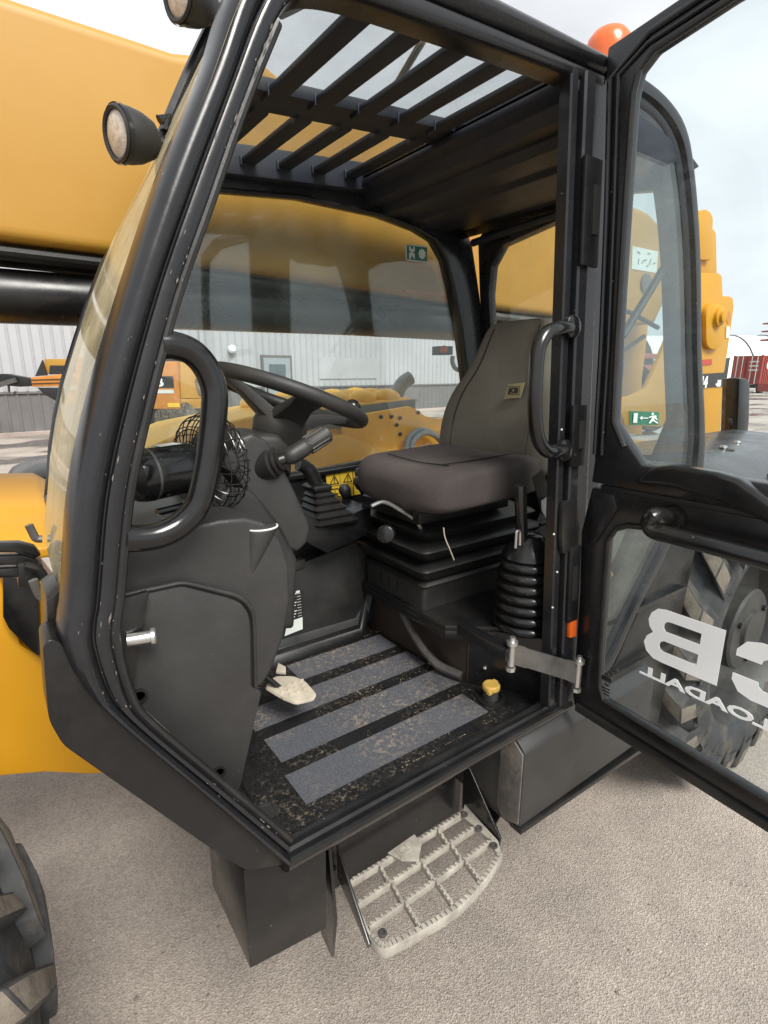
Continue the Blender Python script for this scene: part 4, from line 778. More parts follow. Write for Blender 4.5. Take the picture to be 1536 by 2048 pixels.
# --- windscreen seen edge-on
wz = [1.30,1.36,1.43,1.50,1.56,1.64,1.73,1.82,1.92,2.02,2.12,2.2,2.28,2.33]
def px_(z):
    for a, b in zip(pout[3:], pout[4:]):
        if a[2] <= z <= b[2]: t_ = (z-a[2])/(b[2]-a[2]); return a[0]+(b[0]-a[0])*t_
    return pout[3][0]
def wsx(y, z):
    t_ = (y-.05)/.85; k_ = (.046 if z < 2 else .046+.05*(z-2)/.33)
    return px_(max(1.35, z))+.012+k_*t_-.016*math.sin(PI*t_)
mb = MB(); mb.loft([[V((wsx(y, z), y, z)) for z in wz] for y in [.052+.848*k/14 for k in range(15)]], closed=False, caps=False); ws = B('windscreen', mb, 'wscreen', T, angle=80)
mb = MB(); mb.tube([V((wsx(.905, z)+.004, .91, z)) for z in wz], .012, 8); B('far_front_pillar', mb, 'pillar', T)
mb = MB(); mb.loft([[V((wsx(y, 1.30)-.006, y, 1.335)), V((wsx(y, 1.30)-.006, y, 1.30)), V((wsx(y, 1.3)+.02, y, 1.30)), V((wsx(y, 1.3)+.02, y, 1.335))] for y in (.06, .3, .6, .9)]); B('windscreen_lower_seal', mb, 'alu', ws)
for q in ([V((0.035,0.550,1.445)),V((0.043,0.550,1.413)),V((0.054,0.550,1.411))], [V((0.022,0.350,1.391)),V((0.029,0.350,1.354)),V((0.054,0.350,1.340))]):
    mb = MB(); mb.tube(fillet(q, .02, 4), .008, 8); B('wiper_clip', mb, 'steel', ws)
# --- work lights on the rail above the windscreen
rail = catmull([V((0.491,0.400,2.456)),V((0.458,0.400,2.401)),V((0.415,0.400,2.325)),V((0.376,0.400,2.252)),V((0.338,0.400,2.177)),V((0.319,0.400,2.143))], 4)
mb = MB(); mb.tube(rail, .011, 8); lr = B('light_rail', mb, 'satin', T)
def worklight(c, ax, sc=.85, label=None):
    ax = V(ax).normalized(); c = V(c)
    mb = MB(); mb.lathe([*[(a_*sc, b_*sc) for a_, b_ in ((.046,.0),(.050,-.004),(.0505,-.016),(.050,-.03),(.046,-.052),(.036,-.075),(.02,-.088),(.001,-.09))]], c, ax, 26, cap=False); mb.lathe([(.046*sc, 0), (.041*sc, -.002), (.040*sc, -.008)], c, ax, 26, cap=False)
    w = B('work_light', mb, 'plastic2', T)
    mb = MB(); mb.lathe([(.041*sc, -.006), (.03*sc, -.001), (.015*sc, .001), (.001, .0015)], c, ax, 26); B('lens', mb, 'lens', w)
    mb = MB(); mb.tube([c-ax*.055, c-ax*.115+V((0,0,-.004))], .012, 10); mb.tube(catmull([c-ax*.08+V((0,0,-.02)), c-ax*.1+V((0,0,-.05)), c-ax*.085+V((0,0,-.075)), c-ax*.12+V((0,0,-.09))], 4), .005, 6); B('bracket', mb, 'satin', w)
    mb = MB(); mb.lathe([(.0525*sc,-.005*sc),(.0525*sc,-.014*sc)], c, ax, 26, cap=False); B('bezel', mb, 'satin', w)
    return w
lc = V([V((0.240,0.350,2.137))][0])
worklight(lc, (-.95, -.25, -.12)); 
lc2 = V([V((0.361,0.350,2.374))][0]); worklight(lc2, (-.95, -.25, -.12))
mb = MB(); mb.tube([V(p) for p in [V((0.324,0.380,2.185)),V((0.339,0.380,2.195)),V((0.334,0.380,2.170))]], .009, 8); B('rail_lug', mb, 'satin', lr)
mb = MB(); mb.tube(catmull([V((0.570,0.380,2.420)),V((0.603,0.380,2.442)),V((0.628,0.380,2.461)),V((0.661,0.380,2.497))], 4), .009, 8); B('roof_hose', mb, 'rubber', T)
# rotating beacon on the roof
bc_ = V([V((1.514,0.300,2.616))][0]); mb = MB(); mb.lathe([(.06,-.06),(.061,-.02),(.06,.0),(.055,.018),(.042,.034),(.025,.043),(.001,.047)], bc_-V((0,0,.01)), (0, 0, 1), 26); bea = B('beacon', mb, 'amber', T)
mb = MB(); mb.lathe([(.06,-.11),(.06,-.07),(.057,-.06)], bc_-V((0,0,.005)), (0, 0, 1), 26); B('beacon_base', mb, 'rubber', bea)

# --- skirt under the door and front corner
mb = MB(); sk = [p+V((0, .012, 0)) for p in [V((0.014,0.028,1.399)),V((0.010,0.025,1.350)),V((0.006,0.022,1.293)),V((0.017,0.020,1.250)),V((0.206,0.004,0.961)),V((0.254,0.001,0.895)),V((0.324,-0.001,0.866)),V((0.313,0.003,0.924)),V((0.075,0.021,1.280)),V((0.044,0.025,1.353)),V((0.035,0.028,1.399)),V((0.022,0.028,1.406))]]
mb.prism(fillet(sk, .012, 3, True), (0, .07, 0)); B('front_skirt', mb, 'satin', T, bevel=.008, seg=3)
mb = MB(); mb.prism([V((x, .12, z)) for x, z in [(0.029,1.433),(0.048,1.443),(0.045,1.348),(0.019,1.348)]], (0, .1, 0)); B('corner_bracket', mb, 'satin', T, bevel=.004)
# --- box under the sill
mb = MB(); mb.prism([V((.258,.05,.86)), V((.43,.043,.86)), V((.424,.043,.605)), V((.257,.052,.618))], (0, .22, 0)); bb = B('battery_box', mb, 'satin', T, bevel=.004)
mb = MB(); mb.box(.33, 1.6, .27, .9, .56, .845); B('underfloor_chassis', mb, 'satin', T)

# --- access step
stp = B('step_bracket', MB().prism([V((.447,.07,.80)), V((.447,.20,.80)), V((.47,.16,.43)), V((.47,.11,.41)), V((.447,.05,.6))], (.008, 0, 0)), 'black', T, bevel=.002)
mb = MB(); mb.prism([V((1.0,.07,.84)), V((1.0,.22,.84)), V((1.0,.2,.42)), V((1.0,.12,.42)), V((1.0,.055,.6))], (.009, 0, 0)); B('step_bracket', mb, 'black', T, bevel=.002)
mb = MB(); mb.prism([V((x, .235, z)) for x, z in ((.46,.44),(1.0,.44),(1.0,.84),(.46,.84))], (0, .008, 0)); rs = B('step_riser', mb, 'black', stp)
mb = MB(); mb.prism([V((.556,.215,.60)), V((.563,.225,.485)), V((.535,.045,.462)), V((.529,.03,.495))], (-.006, 0, 0)); B('step_side', mb, 'black', stp, bevel=.001)
mb = MB(); mb.prism([V((.985,.21,.66)), V((.985,.21,.48)), V((.972,.05,.475)), V((.970,.045,.51))], (.006, 0, 0)); B('step_side', mb, 'black', stp, bevel=.001)
rd = random.Random(3)
for r_ in range(2):
    for k in range(6):
        x = .53+.078*k+r_*.03; z = .60+.09*r_
        mb = MB(); mb.box(x, x+.045, .2335, .236, z, z+.035); B('riser_window', mb, 'satin', rs)
za = .5
def bar(a, b, w=.0085, h=.019, nm='grate_bar', teeth=True, par=None):
    a = V((a[0], a[1], za)); b = V((b[0], b[1], za)); d = (b-a); L_ = d.length; d.normalize(); s_ = V((-d.y, d.x, 0))
    mb = MB(); mb.prism([a-s_*w/2, b-s_*w/2, b+s_*w/2, a+s_*w/2], (0, 0, -h)); o = B(nm, mb, 'alu', par, bevel=.0015)
    if teeth:
        mb = MB(); n = int(L_/.0145)
        for k in range(n):
            p = a+d*(L_*(k+.5)/n)+V((0, 0, .0)); e = .0032
            mb.prism([p+d*e+s_*e, p+d*e-s_*e, p-d*e-s_*e, p-d*e+s_*e], (0, 0, .005))
        B('grip_teeth', mb, 'alu', par, kind='stuff', bevel=0)
    return o
stepm = B('step', MB().prism([V((x, y, za)) for x, y in ((.948,.17),(.985,.20),(.968,.05),(.945,.018),(.935,.03),(.952,.06))], (0, 0, -.014)), 'alu', T, bevel=.002)
front = [(.536,.045),(.545,.006),(.58,-.004),(.645,-.014),(.70,-.020),(.761,-.022),(.83,-.012),(.89,.002),(.945,.02)]
fr_ = catmull([(x, y, 0) for x, y in front], 4); rg = []
for k, p in enumerate(fr_):
    d_ = (fr_[min(k+1, len(fr_)-1)]-fr_[max(k-1, 0)]).normalized(); n_ = V((-d_.y, d_.x, 0))*.0065
    rg.append([V((p.x, p.y, za))-n_, V((p.x, p.y, za))+n_, V((p.x, p.y, za-.027))+n_, V((p.x, p.y, za-.027))-n_])
mb = MB(); mb.loft(rg); B('rim_bar', mb, 'alu', stepm, bevel=.002)
mb = MB()
for k in range(1, len(fr_)-1):
    p = V((fr_[k].x, fr_[k].y, za)); d_ = (fr_[k+1]-fr_[k-1]).normalized(); n_ = V((-d_.y, d_.x, 0))
    mb.prism([p+d_*.004+n_*.005, p+d_*.004-n_*.005, p-d_*.004-n_*.005, p-d_*.004+n_*.005], (0, 0, .006))
B('grip_teeth', mb, 'alu', stepm, kind='stuff')
bar((.56,.185), (.95,.178), par=stepm); bar((.553,.125), (.957,.122), par=stepm); bar((.545,.063), (.962,.062), par=stepm)
bar((.566,.222), (.536,.045), .006, .016, 'side_bar', False, stepm)
for x in (.66, .76, .86):
    bar((x,.18), (x-.012,.125), .009, .016, 'cross_bar', True, stepm); bar((x-.005,.122), (x-.015,.065), .009, .016, 'cross_bar', True, stepm); bar((x-.01,.06), (x-.02,-.012), .009, .016, 'cross_bar', True, stepm)
mb = MB(); mb.prism([V((.694,.192,.503)), V((.79,.197,.503)), V((.785,.16,.503)), V((.745,.125,.503)), V((.71,.15,.503))], (0, 0, .004)); ep = B('emblem_plate', mb, 'alu', stepm, bevel=.001)
build('lettering', text_mb('JCB', .022, frame((.713,.162,.5072), (1, .03, 0), (0, 1, 0)), .003, .001, 1.0), 'alu', ep)
for p in ((.955,.17), (.953,.11), (.945,.045), (.56,.03)):
    mb = MB(); mb.lathe([(.011,0),(.011,.003),(.006,.004),(.005,.001),(.001,.001)], (p[0], p[1], za), (0, 0, 1), 14); B('bolt', mb, 'steel', stepm)

# --- box behind the step
mb = MB(); mb.loft([[V((x, y, z)) for y, z in ((-.004,.578),(-.004,.802),(.005,.815),(.075,.866),(.3,.866),(.3,.56),(.02,.56))] for x in (.985, 1.62)]); tb = B('side_tank', mb, 'plastic', T, bevel=.004)
mb = MB(); mb.prism([V((x, -.012, z)) for x, z in ((.982,.575),(1.62,.55),(1.62,.535),(.982,.56))], (0, .04, 0)); B('tank_lip', mb, 'satin', tb, bevel=.002)
M['scuffed'] = mat('scuffed_dirty_end', (.11, .1, .09), .75, var=.5, vscale=12, dust=.95, dustcol=(.3, .25, .19), dscale=16, scratch=.2)
mb = MB(); mb.prism([V((.98, y, z)) for y, z in ((-.001,.585),(-.001,.80),(.07,.855),(.075,.6),(.05,.565))], (.006, 0, 0)); B('tank_end', mb, 'scuffed', tb, bevel=.002)
# --- door check strap
dq = [V((0.946,0.030,1.115)),V((0.951,0.030,1.059))]+[V((1.150,-0.029,0.959)),V((1.150,-0.023,1.019))]
mb = MB(); mb.box(dq[0].x-.02, dq[0].x+.012, .03, .2, dq[1].z+.012, dq[0].z-.012); B('strap_anchor', mb, 'black', T, bevel=.002)
mb = MB(); a0, a1, b1, b0 = dq; ax_ = (b0-a0); rg = []
for t_, w_ in ((0, 1), (.2, 1), (.22, .92), (.8, .92), (.9, 1.), (1, 1.05)):
    m0 = a0.lerp(b0, t_); m1 = a1.lerp(b1, t_); c_ = (m0+m1)/2; m0 = c_+(m0-c_)*w_; m1 = c_+(m1-c_)*w_; n_ = V((-.68,-.73,0))*.0025
    rg.append([m0+n_, m1+n_, m1-n_, m0-n_])
mb.loft(rg); cs_ = B('check_strap', mb, 'steel', T)
for q, hh in (((dq[0]+dq[1])/2, .032), ((dq[2]+dq[3])/2, .038)):
    mb = MB(); mb.lathe([(.009,-hh),(.009,hh)], q, (0, 0, 1), 12); mb.lathe([(.014,hh-.008),(.014,hh+.002),(.007,hh+.003),(.007,hh+.012)], q, (0, 0, 1), 12); mb.lathe([(.012,-hh-.014),(.012,-hh-.004)], q, (0, 0, 1), 8); B('pivot_pin', mb, 'chrome', cs_)

# --- open door (swung out to stand square to the cab)
XD = 1.17
door = B('door', MB().ringplate([V((XD, y, z)) for y, z in [(-.072,1.60),(-.038,1.64),(-.027,1.80),(-.012,2.107),(-.004,2.30),(-.012,2.345),(-.04,2.368),(-.18,2.391),(-.6,2.42),(-.80,2.38),(-.86,2.2),(-.92,1.6),(-.85,1.54),(-.3,1.548),(-.12,1.548)]],
   [V((XD, y, z)) for y, z in [(.000,1.545),(.012,1.62),(.020,1.80),(.040,2.107),(.062,2.36),(.064,2.413),(-.02,2.424),(-.2,2.448),(-.62,2.48),(-.86,2.43),(-.92,2.2),(-.985,1.6),(-.985,1.49),(-.3,1.49),(.003,1.49)]], (.035, 0, 0)), 'pillar', T, bevel=.006)
mb = MB(); mb.tube([V((XD-.004, y, z)) for y, z in [(-.074,1.585),(-.042,1.64),(-.031,1.80),(-.016,2.107),(-.009,2.30),(-.017,2.342),(-.045,2.364),(-.185,2.387),(-.6,2.415)]], .007, 8); B('door_seal', mb, 'rubber', door)
for o_, r_ in (((.012, .006), .006), ((.03, .014), .005)):
    mb = MB(); mb.tube([V((XD-.003, y-o_[0], z)) for y, z in [(.010,1.56),(.020,1.80),(.040,2.107),(.060,2.35)]]+[V((XD-.003, -.03, 2.412-o_[0])), V((XD-.003, -.2, 2.436-o_[0])), V((XD-.003, -.6, 2.468-o_[0]))], r_, 8); B('door_edge_strip', mb, 'pillar', door)
mb = MB(); mb.prism([V((XD+.016, y, z)) for y, z in [(-.06,1.55),(-.03,1.64),(-.02,1.80),(-.006,2.107),(.004,2.33),(-.01,2.375),(-.18,2.4),(-.6,2.43),(-.82,2.39),(-.88,2.2),(-.94,1.55)]], (.006, 0, 0)); B('upper_glass', mb, 'doorglass', door)
mb = MB(); bul = [(-.105,1.497),(-.135,1.535),(-.165,1.551),(-.19,1.553),(-.285,1.549),(-.33,1.535),(-.385,1.500),(-.47,1.43),(-.47,1.39),(-.40,1.455),(-.33,1.487),(-.26,1.497)]
bul = [V((1.140,-0.122,1.510)),V((1.140,-0.138,1.538)),V((1.140,-0.164,1.555)),V((1.140,-0.200,1.563)),V((1.140,-0.286,1.560)),V((1.140,-0.325,1.553)),V((1.140,-0.357,1.536)),V((1.140,-0.435,1.492)),V((1.140,-0.441,1.456)),V((1.140,-0.388,1.477)),V((1.140,-0.301,1.503)),V((1.140,-0.201,1.516))]
mb.prism([V(p) for p in bul], (.035, 0, 0)); B('latch_cover', mb, 'gloss', door, bevel=.010, seg=4, angle=50)
# lower half
lo = [(.000,1.478),(-.9,1.478),(-.9,.83),(-.5,.838),(-.015,.868),(-.004,.90),(.006,1.20),(.018,1.36),(.012,1.40)]
li = [(-.104,1.408),(-.84,1.408),(-.84,.90),(-.468,.905),(-.09,.935),(-.073,.97),(-.068,1.05),(-.055,1.36),(-.075,1.395)]
mb = MB(); mb.ringplate([V((XD, y, z)) for y, z in li], [V((XD, y, z)) for y, z in lo], (.03, 0, 0)); ld = B('lower_door', mb, 'black', T, bevel=.006)
mb = MB(); mb.tube([V((XD-.003, y, z)) for y, z in [(-.85,1.412),(-.17,1.413),(-.104,1.404),(-.077,1.39),(-.059,1.355),(-.072,1.05),(-.078,.97),(-.095,.94),(-.468,.91),(-.84,.905)]], .006, 8); B('glass_seal', mb, 'rubber', ld)
mb = MB(); mb.prism([V((XD-.006, y, z)) for y, z in [(-.004,1.47),(-.06,1.47),(-.075,1.44),(-.05,1.385),(-.03,1.345),(-.012,1.335)]], (.008, 0, 0)); B('corner_gusset', mb, 'black', ld, bevel=.003)
mb = MB(); mb.prism([V((XD+.004, y, z)) for y, z in [(-.02,1.488),(-.9,1.488),(-.9,1.466),(-.02,1.470)]], (.02, 0, 0)); B('weather_strip', mb, 'rubber', ld, bevel=.003)
mb = MB(); mb.prism([V((XD-.010, y, z)) for y, z in [(-.02,.87),(-.5,.842),(-.9,.833),(-.9,.85),(-.5,.862),(-.02,.892)]], (.012, 0, 0)); B('bottom_seal', mb, 'rubber', ld, bevel=.003)
mb = MB(); mb.prism([V((XD+.014, y, z)) for y, z in [(-.09,1.42),(-.86,1.42),(-.86,.885),(-.468,.89),(-.08,.92),(-.06,1.0),(-.045,1.36)]], (.006, 0, 0)); lg = B('lower_glass', mb, 'doorglass', ld)
mb = MB(); mb.tube(catmull([V(p) for p in [V((1.165,-0.196,1.445))]]+[V(p) for p in [V((1.100,-0.198,1.461)),V((1.100,-0.187,1.442)),V((1.100,-0.200,1.427)),V((1.100,-0.233,1.426)),V((1.100,-0.330,1.424)),V((1.100,-0.410,1.421)),V((1.100,-0.528,1.419))]], 5), .0175, 16); dh = B('door_handle', mb, 'gloss', ld)
mb = MB(); mb.lathe([(.030, 0), (.030, .006), (.024, .02)], [V((1.168,-0.202,1.446))][0], (-1, 0, 0), 18); B('handle_boss', mb, 'gloss', dh)
# lettering on the outside of the lower glass
FL = frame((XD+.0125, 0, 0), (0, 1, 0), (0, 0, 1))
yb = -.3345; zb = 1.098
Bp = [[(0,0),(.045,0),(.045,.13),(0,.13)], [(.045,0),(.12,0),(.12,.028),(.045,.028)], [(.045,.054),(.12,.054),(.12,.078),(.045,.078)], [(.045,.104),(.112,.104),(.112,.13),(.045,.13)],
 [(.12,0),(.140,.002),(.158,.014),(.166,.034),(.161,.052),(.148,.066),(.12,.066),(.12,.054),(.127,.050),(.130,.041),(.127,.032),(.12,.028)],
 [(.12,.066),(.148,.066),(.158,.078),(.162,.094),(.157,.112),(.144,.126),(.126,.13),(.112,.13),(.112,.104),(.120,.102),(.125,.095),(.125,.086),(.12,.078)]]
mb = MB()
for pl_ in Bp: flat(mb, FL, [(yb+a, zb+b_*1.0) for a, b_ in pl_], .0012)
B('letter', mb, 'white', lg, flat=True)
Cp = [(.165,.085),(.165,.1),(.150,.122),(.125,.13),(.04,.13),(.012,.118),(0,.095),(0,.035),(.012,.012),(.04,0),(.125,0),(.15,.008),(.165,.03),(.165,.045),(.118,.045),(.116,.036),(.108,.03),(.06,.03),(.05,.037),(.05,.093),(.06,.1),(.108,.1),(.116,.094),(.118,.085)]
mb = MB(); flat(mb, FL, [(-.525+a, zb+b_) for a, b_ in Cp], .0012); B('letter', mb, 'white', lg, flat=True)
Jp = [(.165,.13),(.115,.13),(.115,.04),(.108,.03),(.06,.03),(.05,.04),(.05,.055),(0,.055),(0,.035),(.012,.012),(.04,0),(.125,0),(.15,.008),(.165,.03)]
mb = MB(); flat(mb, FL, [(-.715+a, zb+b_) for a, b_ in Jp], .0012); B('letter', mb, 'white', lg, flat=True)
tm = text_mb('LOADALL', .0225, frame((XD+.0128, -.440, 1.0495), (0, 1, 0), (0, 0, 1)), .0012, .0011, 1.0)
w_ = max(p[1] for p in tm.v)-min(p[1] for p in tm.v); y0_ = min(p[1] for p in tm.v); tm.v = [(p[0], -.440+(p[1]-y0_)*.272/w_, p[2]) for p in tm.v]
B('lettering', tm, 'white', lg, flat=True)
mb = MB()
for a, b_, w_, h_ in ((-.10,.985,.03,.012),(-.095,.972,.012,.005),(-.1,.962,.025,.004),(-.1,.954,.025,.004),(-.1,.946,.022,.004)): flat(mb, FL, [(a, b_), (a+w_, b_), (a+w_, b_+h_), (a, b_+h_)])
B('glass_marking', mb, 'decalblack', lg, flat=True)

# --- boom, hoses under it, lift cylinder, tower at the rear
bpf = [(-2.6,2.60),(.0,2.63),(.45,2.628),(.57,2.627),(.62,2.637),(.70,2.662),(.80,2.677),(.846,2.677),(.90,2.655),(.95,2.632),(1.02,2.615),(2.2,2.60),(2.95,2.61),(3.10,2.60),(3.26,2.55),(3.36,2.46),(3.40,2.3),(3.38,2.16),(3.30,2.03),(3.0,2.0),(1.65,2.035),(0.6,2.072),(-.1,2.085),(-2.6,2.12)]
mb = MB(); mb.prism([V((x, 1.05, z)) for x, z in bpf], (0, .42, 0)); boom = B('boom', mb, 'boomyellow', T, bevel=.035, seg=5, angle=50)
mb = MB(); mb.tube(fillet([V((1.745,1.047,2.5)), V((1.745,1.047,2.10)), V((1.68,1.047,2.06)), V((1.4,1.047,2.06))], .05, 5), .006, 6); B('weld_bead', mb, 'orange', boom)
mb = MB(); mb.prism([V((x, 1.05, z)) for x, z in ((1.95,2.42),(1.975,2.42),(1.92,2.28),(1.895,2.28))], (0, -.012, 0)); B('weld_bead', mb, 'yellow', boom, bevel=.003)
for r_, yy, zz in ((.017,1.09,2.055),(.014,1.14,2.048),(.02,1.2,2.05)):
    mb = MB(); mb.tube([V((-2.6, yy, zz+.035)), V((.5, yy, zz)), V((1.6, yy, zz-.045)), V((2.8, yy, zz-.06))], r_, 10); B('boom_hose', mb, 'rubber', boom)
mb = MB(); mb.tube([V((-2.4, 1.16, 1.93)), V((1.2, 1.16, 1.965)), V((2.6, 1.16, 1.96))], .072, 22); B('lift_cylinder', mb, 'satin', T)
mb = MB(); mb.tube([V((2.4, 1.16, 1.96)), V((2.48, 1.16, 1.96))], .085, 22); mb.tube([V((1.9,1.08,2.0)), V((2.7,1.05,1.98))], .018, 8); B('cylinder_gland', mb, 'steel', boom)
bd = [V((2.964,1.048,2.414)),V((3.228,1.048,2.417)),V((3.239,1.048,2.305)),V((2.978,1.048,2.300))]
mb = MB(); mb.prism([p-V((0,.001,0)) for p in bd], (0, .0015, 0)); bdl = B('load_chart', mb, 'decalwhite', boom)
Fq = frame(bd[3]-V((0,.0025,0)), bd[2]-bd[3], bd[0]-bd[3]); wq = (bd[2]-bd[3]).length; hq = (bd[0]-bd[3]).length
mb = MB()
for a, b_, c_, d_ in ((.15,.80,.26,.74),(.55,.80,.66,.80),(.36,.32,.42,.46),(.42,.46,.52,.5),(.66,.3,.70,.62),(.8,.38,.9,.44),(.22,.24,.24,.5),(.55,.22,.62,.26)):
    p0 = V((a*wq, b_*hq, 0)); p1 = V((c_*wq, d_*hq, 0)); s_ = (p1-p0).normalized(); n_ = V((-s_.y, s_.x, 0))*.0035; flat(mb, Fq, [tuple((p0-n_)[:2]), tuple((p1-n_)[:2]), tuple((p1+n_)[:2]), tuple((p0+n_)[:2])])
B('chart_print', mb, 'grey', bdl, flat=True)
mb = MB(); mb.lathe([(.05,0),(.05,.012),(.03,.014)], [V((3.133,1.050,2.242))][0], (0,-1,0), 18); B('pivot_plug', mb, 'steel', boom)
tw = [(x, z) for x, z in [(3.335,2.047),(3.161,1.750),(3.096,1.658),(2.946,1.622),(2.785,1.610),(2.789,1.564),(2.875,1.525),(2.917,1.462),(3.319,1.431),(3.482,1.499),(3.713,1.320),(4.160,1.275),(4.060,1.701),(4.066,1.895),(4.055,2.171),(4.024,2.218),(3.963,2.225),(3.880,2.219),(3.828,2.332),(3.782,2.344),(3.543,2.324),(3.379,2.268)]]
mb = MB(); mb.prism([V((x, .95, z)) for x, z in tw], (0, .03, 0)); tow = B('boom_tower', mb, 'yellow', T, bevel=.006)
mb = MB(); mb.prism([V((x, 1.52, z)) for x, z in tw], (0, .03, 0)); B('tower_plate', mb, 'yellow', tow, bevel=.006)
mb = MB(); mb.prism([V((x, 1.02, z)) for x, z in [(3.508,2.535),(3.637,2.620),(3.733,2.620),(3.833,2.600),(3.938,2.327),(3.578,2.295)]], (0, .4, 0)); B('tower_lug', mb, 'yellow', tow, bevel=.02)
mb = MB(); lug = [V((x, .99, z)) for x, z in [(3.546,2.399),(3.501,2.608),(3.528,2.659),(3.595,2.680),(3.660,2.674),(3.701,2.648),(3.756,2.421)]]; mb.prism(lug, (0, .05, 0)); B('tower_lug', mb, 'yellow', tow, bevel=.01)
pc_ = V([V((3.774,0.950,2.087))][0])
mb = MB(); mb.prism(fillet([V((x, .95, z)) for x, z in [(3.612,2.142),(3.772,2.173),(3.874,2.075),(3.911,1.923),(3.799,1.883),(3.690,1.911)]], .1, 5, True), (0, -.03, 0)); B('pin_plate', mb, 'yellow', tow, bevel=.008)
mb = MB(); mb.lathe([(.075,0),(.075,.03),(.06,.035),(.06,.055),(.036,.058),(.036,.075),(.001,.075)], pc_, (0,-1,0), 24); B('pivot_pin', mb, 'yellow', tow, bevel=.004)
mb = MB(); mb.prism(fillet([V((x, .948, z)) for x, z in [(3.966,2.122),(4.002,2.143),(4.038,2.083),(4.020,2.051),(3.987,2.062)]], .02, 3, True), (0, .004, 0)); B('slot', mb, 'orange', tow)
mb = MB(); mb.prism([V((x, .946, z)) for x, z in [(3.983,2.040),(4.033,2.043),(4.051,1.971),(4.001,1.969)]], (0, .003, 0)); B('label_plate', mb, 'decalwhite', tow)
mb = MB(); mb.prism([V((x, .945, z)) for x, z in [(3.685,1.826),(3.845,1.835),(3.856,1.800),(3.695,1.793)]], (0, .004, 0)); B('label_plate', mb, 'decalred', tow)
pl3 = [V((3.551,0.945,1.735)),V((4.053,0.945,1.750)),V((4.070,0.945,1.658)),V((3.575,0.945,1.650))]
mb = MB(); mb.prism(pl3, (0, .004, 0)); mp_ = B('model_plate', mb, 'decalblack', tow)
q0 = V([V((3.744,0.942,1.657))][0]); xd = (V(pl3[2])-V(pl3[3])); 
h14 = (V(pl3[0])-V(pl3[3])).length
build('lettering', text_mb('514', h14*.72, frame(V([V((3.683,0.942,1.659))][0]), (xd.x, 0, 0), (0, 0, 1)), .002, .006, 1.0), 'white', mp_)
build('lettering', text_mb('-56', h14*.42, frame(V([V((3.944,0.942,1.662))][0]), (xd.x, 0, 0), (0, 0, 1)), .002, .004, 1.05), 'white', mp_)
mb = MB(); mb.prism([V((x, .70, z)) for x, z in [(3.602,1.716),(3.719,1.715),(3.879,1.273),(3.715,1.286)]], (0, .065, 0)); tl = B('rear_bumper', mb, 'scuffed', T, bevel=.01)
mb = MB(); mb.prism([V((x, .66, z)) for x, z in [(3.581,1.722),(3.693,1.715),(3.744,1.692),(3.820,1.465),(3.851,1.276),(3.703,1.288)]], (0, .08, 0)); B('bumper_face', mb, 'satin', tl, bevel=.02)
mb = MB(); mb.tube(catmull([V((3.636,0.700,1.477)),V((3.677,0.700,1.439)),V((3.712,0.700,1.401)),V((3.752,0.700,1.311))], 4), .012, 8); B('bumper_hose', mb, 'rubber', tl)
mb = MB(); mb.tube(catmull([V((2.2,1.0,1.98)), V((2.5,.98,2.03)), V((2.8,.97,2.07)), V((3.2,.98,2.0))], 5), .013, 8); mb.tube(catmull([V((2.3,1.0,1.9)), V((2.6,1.0,1.78)), V((2.8,.98,1.84)), V((3.1,1.0,1.95))], 5), .012, 8); mb.tube(catmull([V((2.6,1.02,1.95)), V((2.75,1.0,1.7)), V((2.9,1.0,1.72)), V((2.95,1.05,1.95))], 5), .016, 8); B('hydraulic_hose', mb, 'rubber', boom)

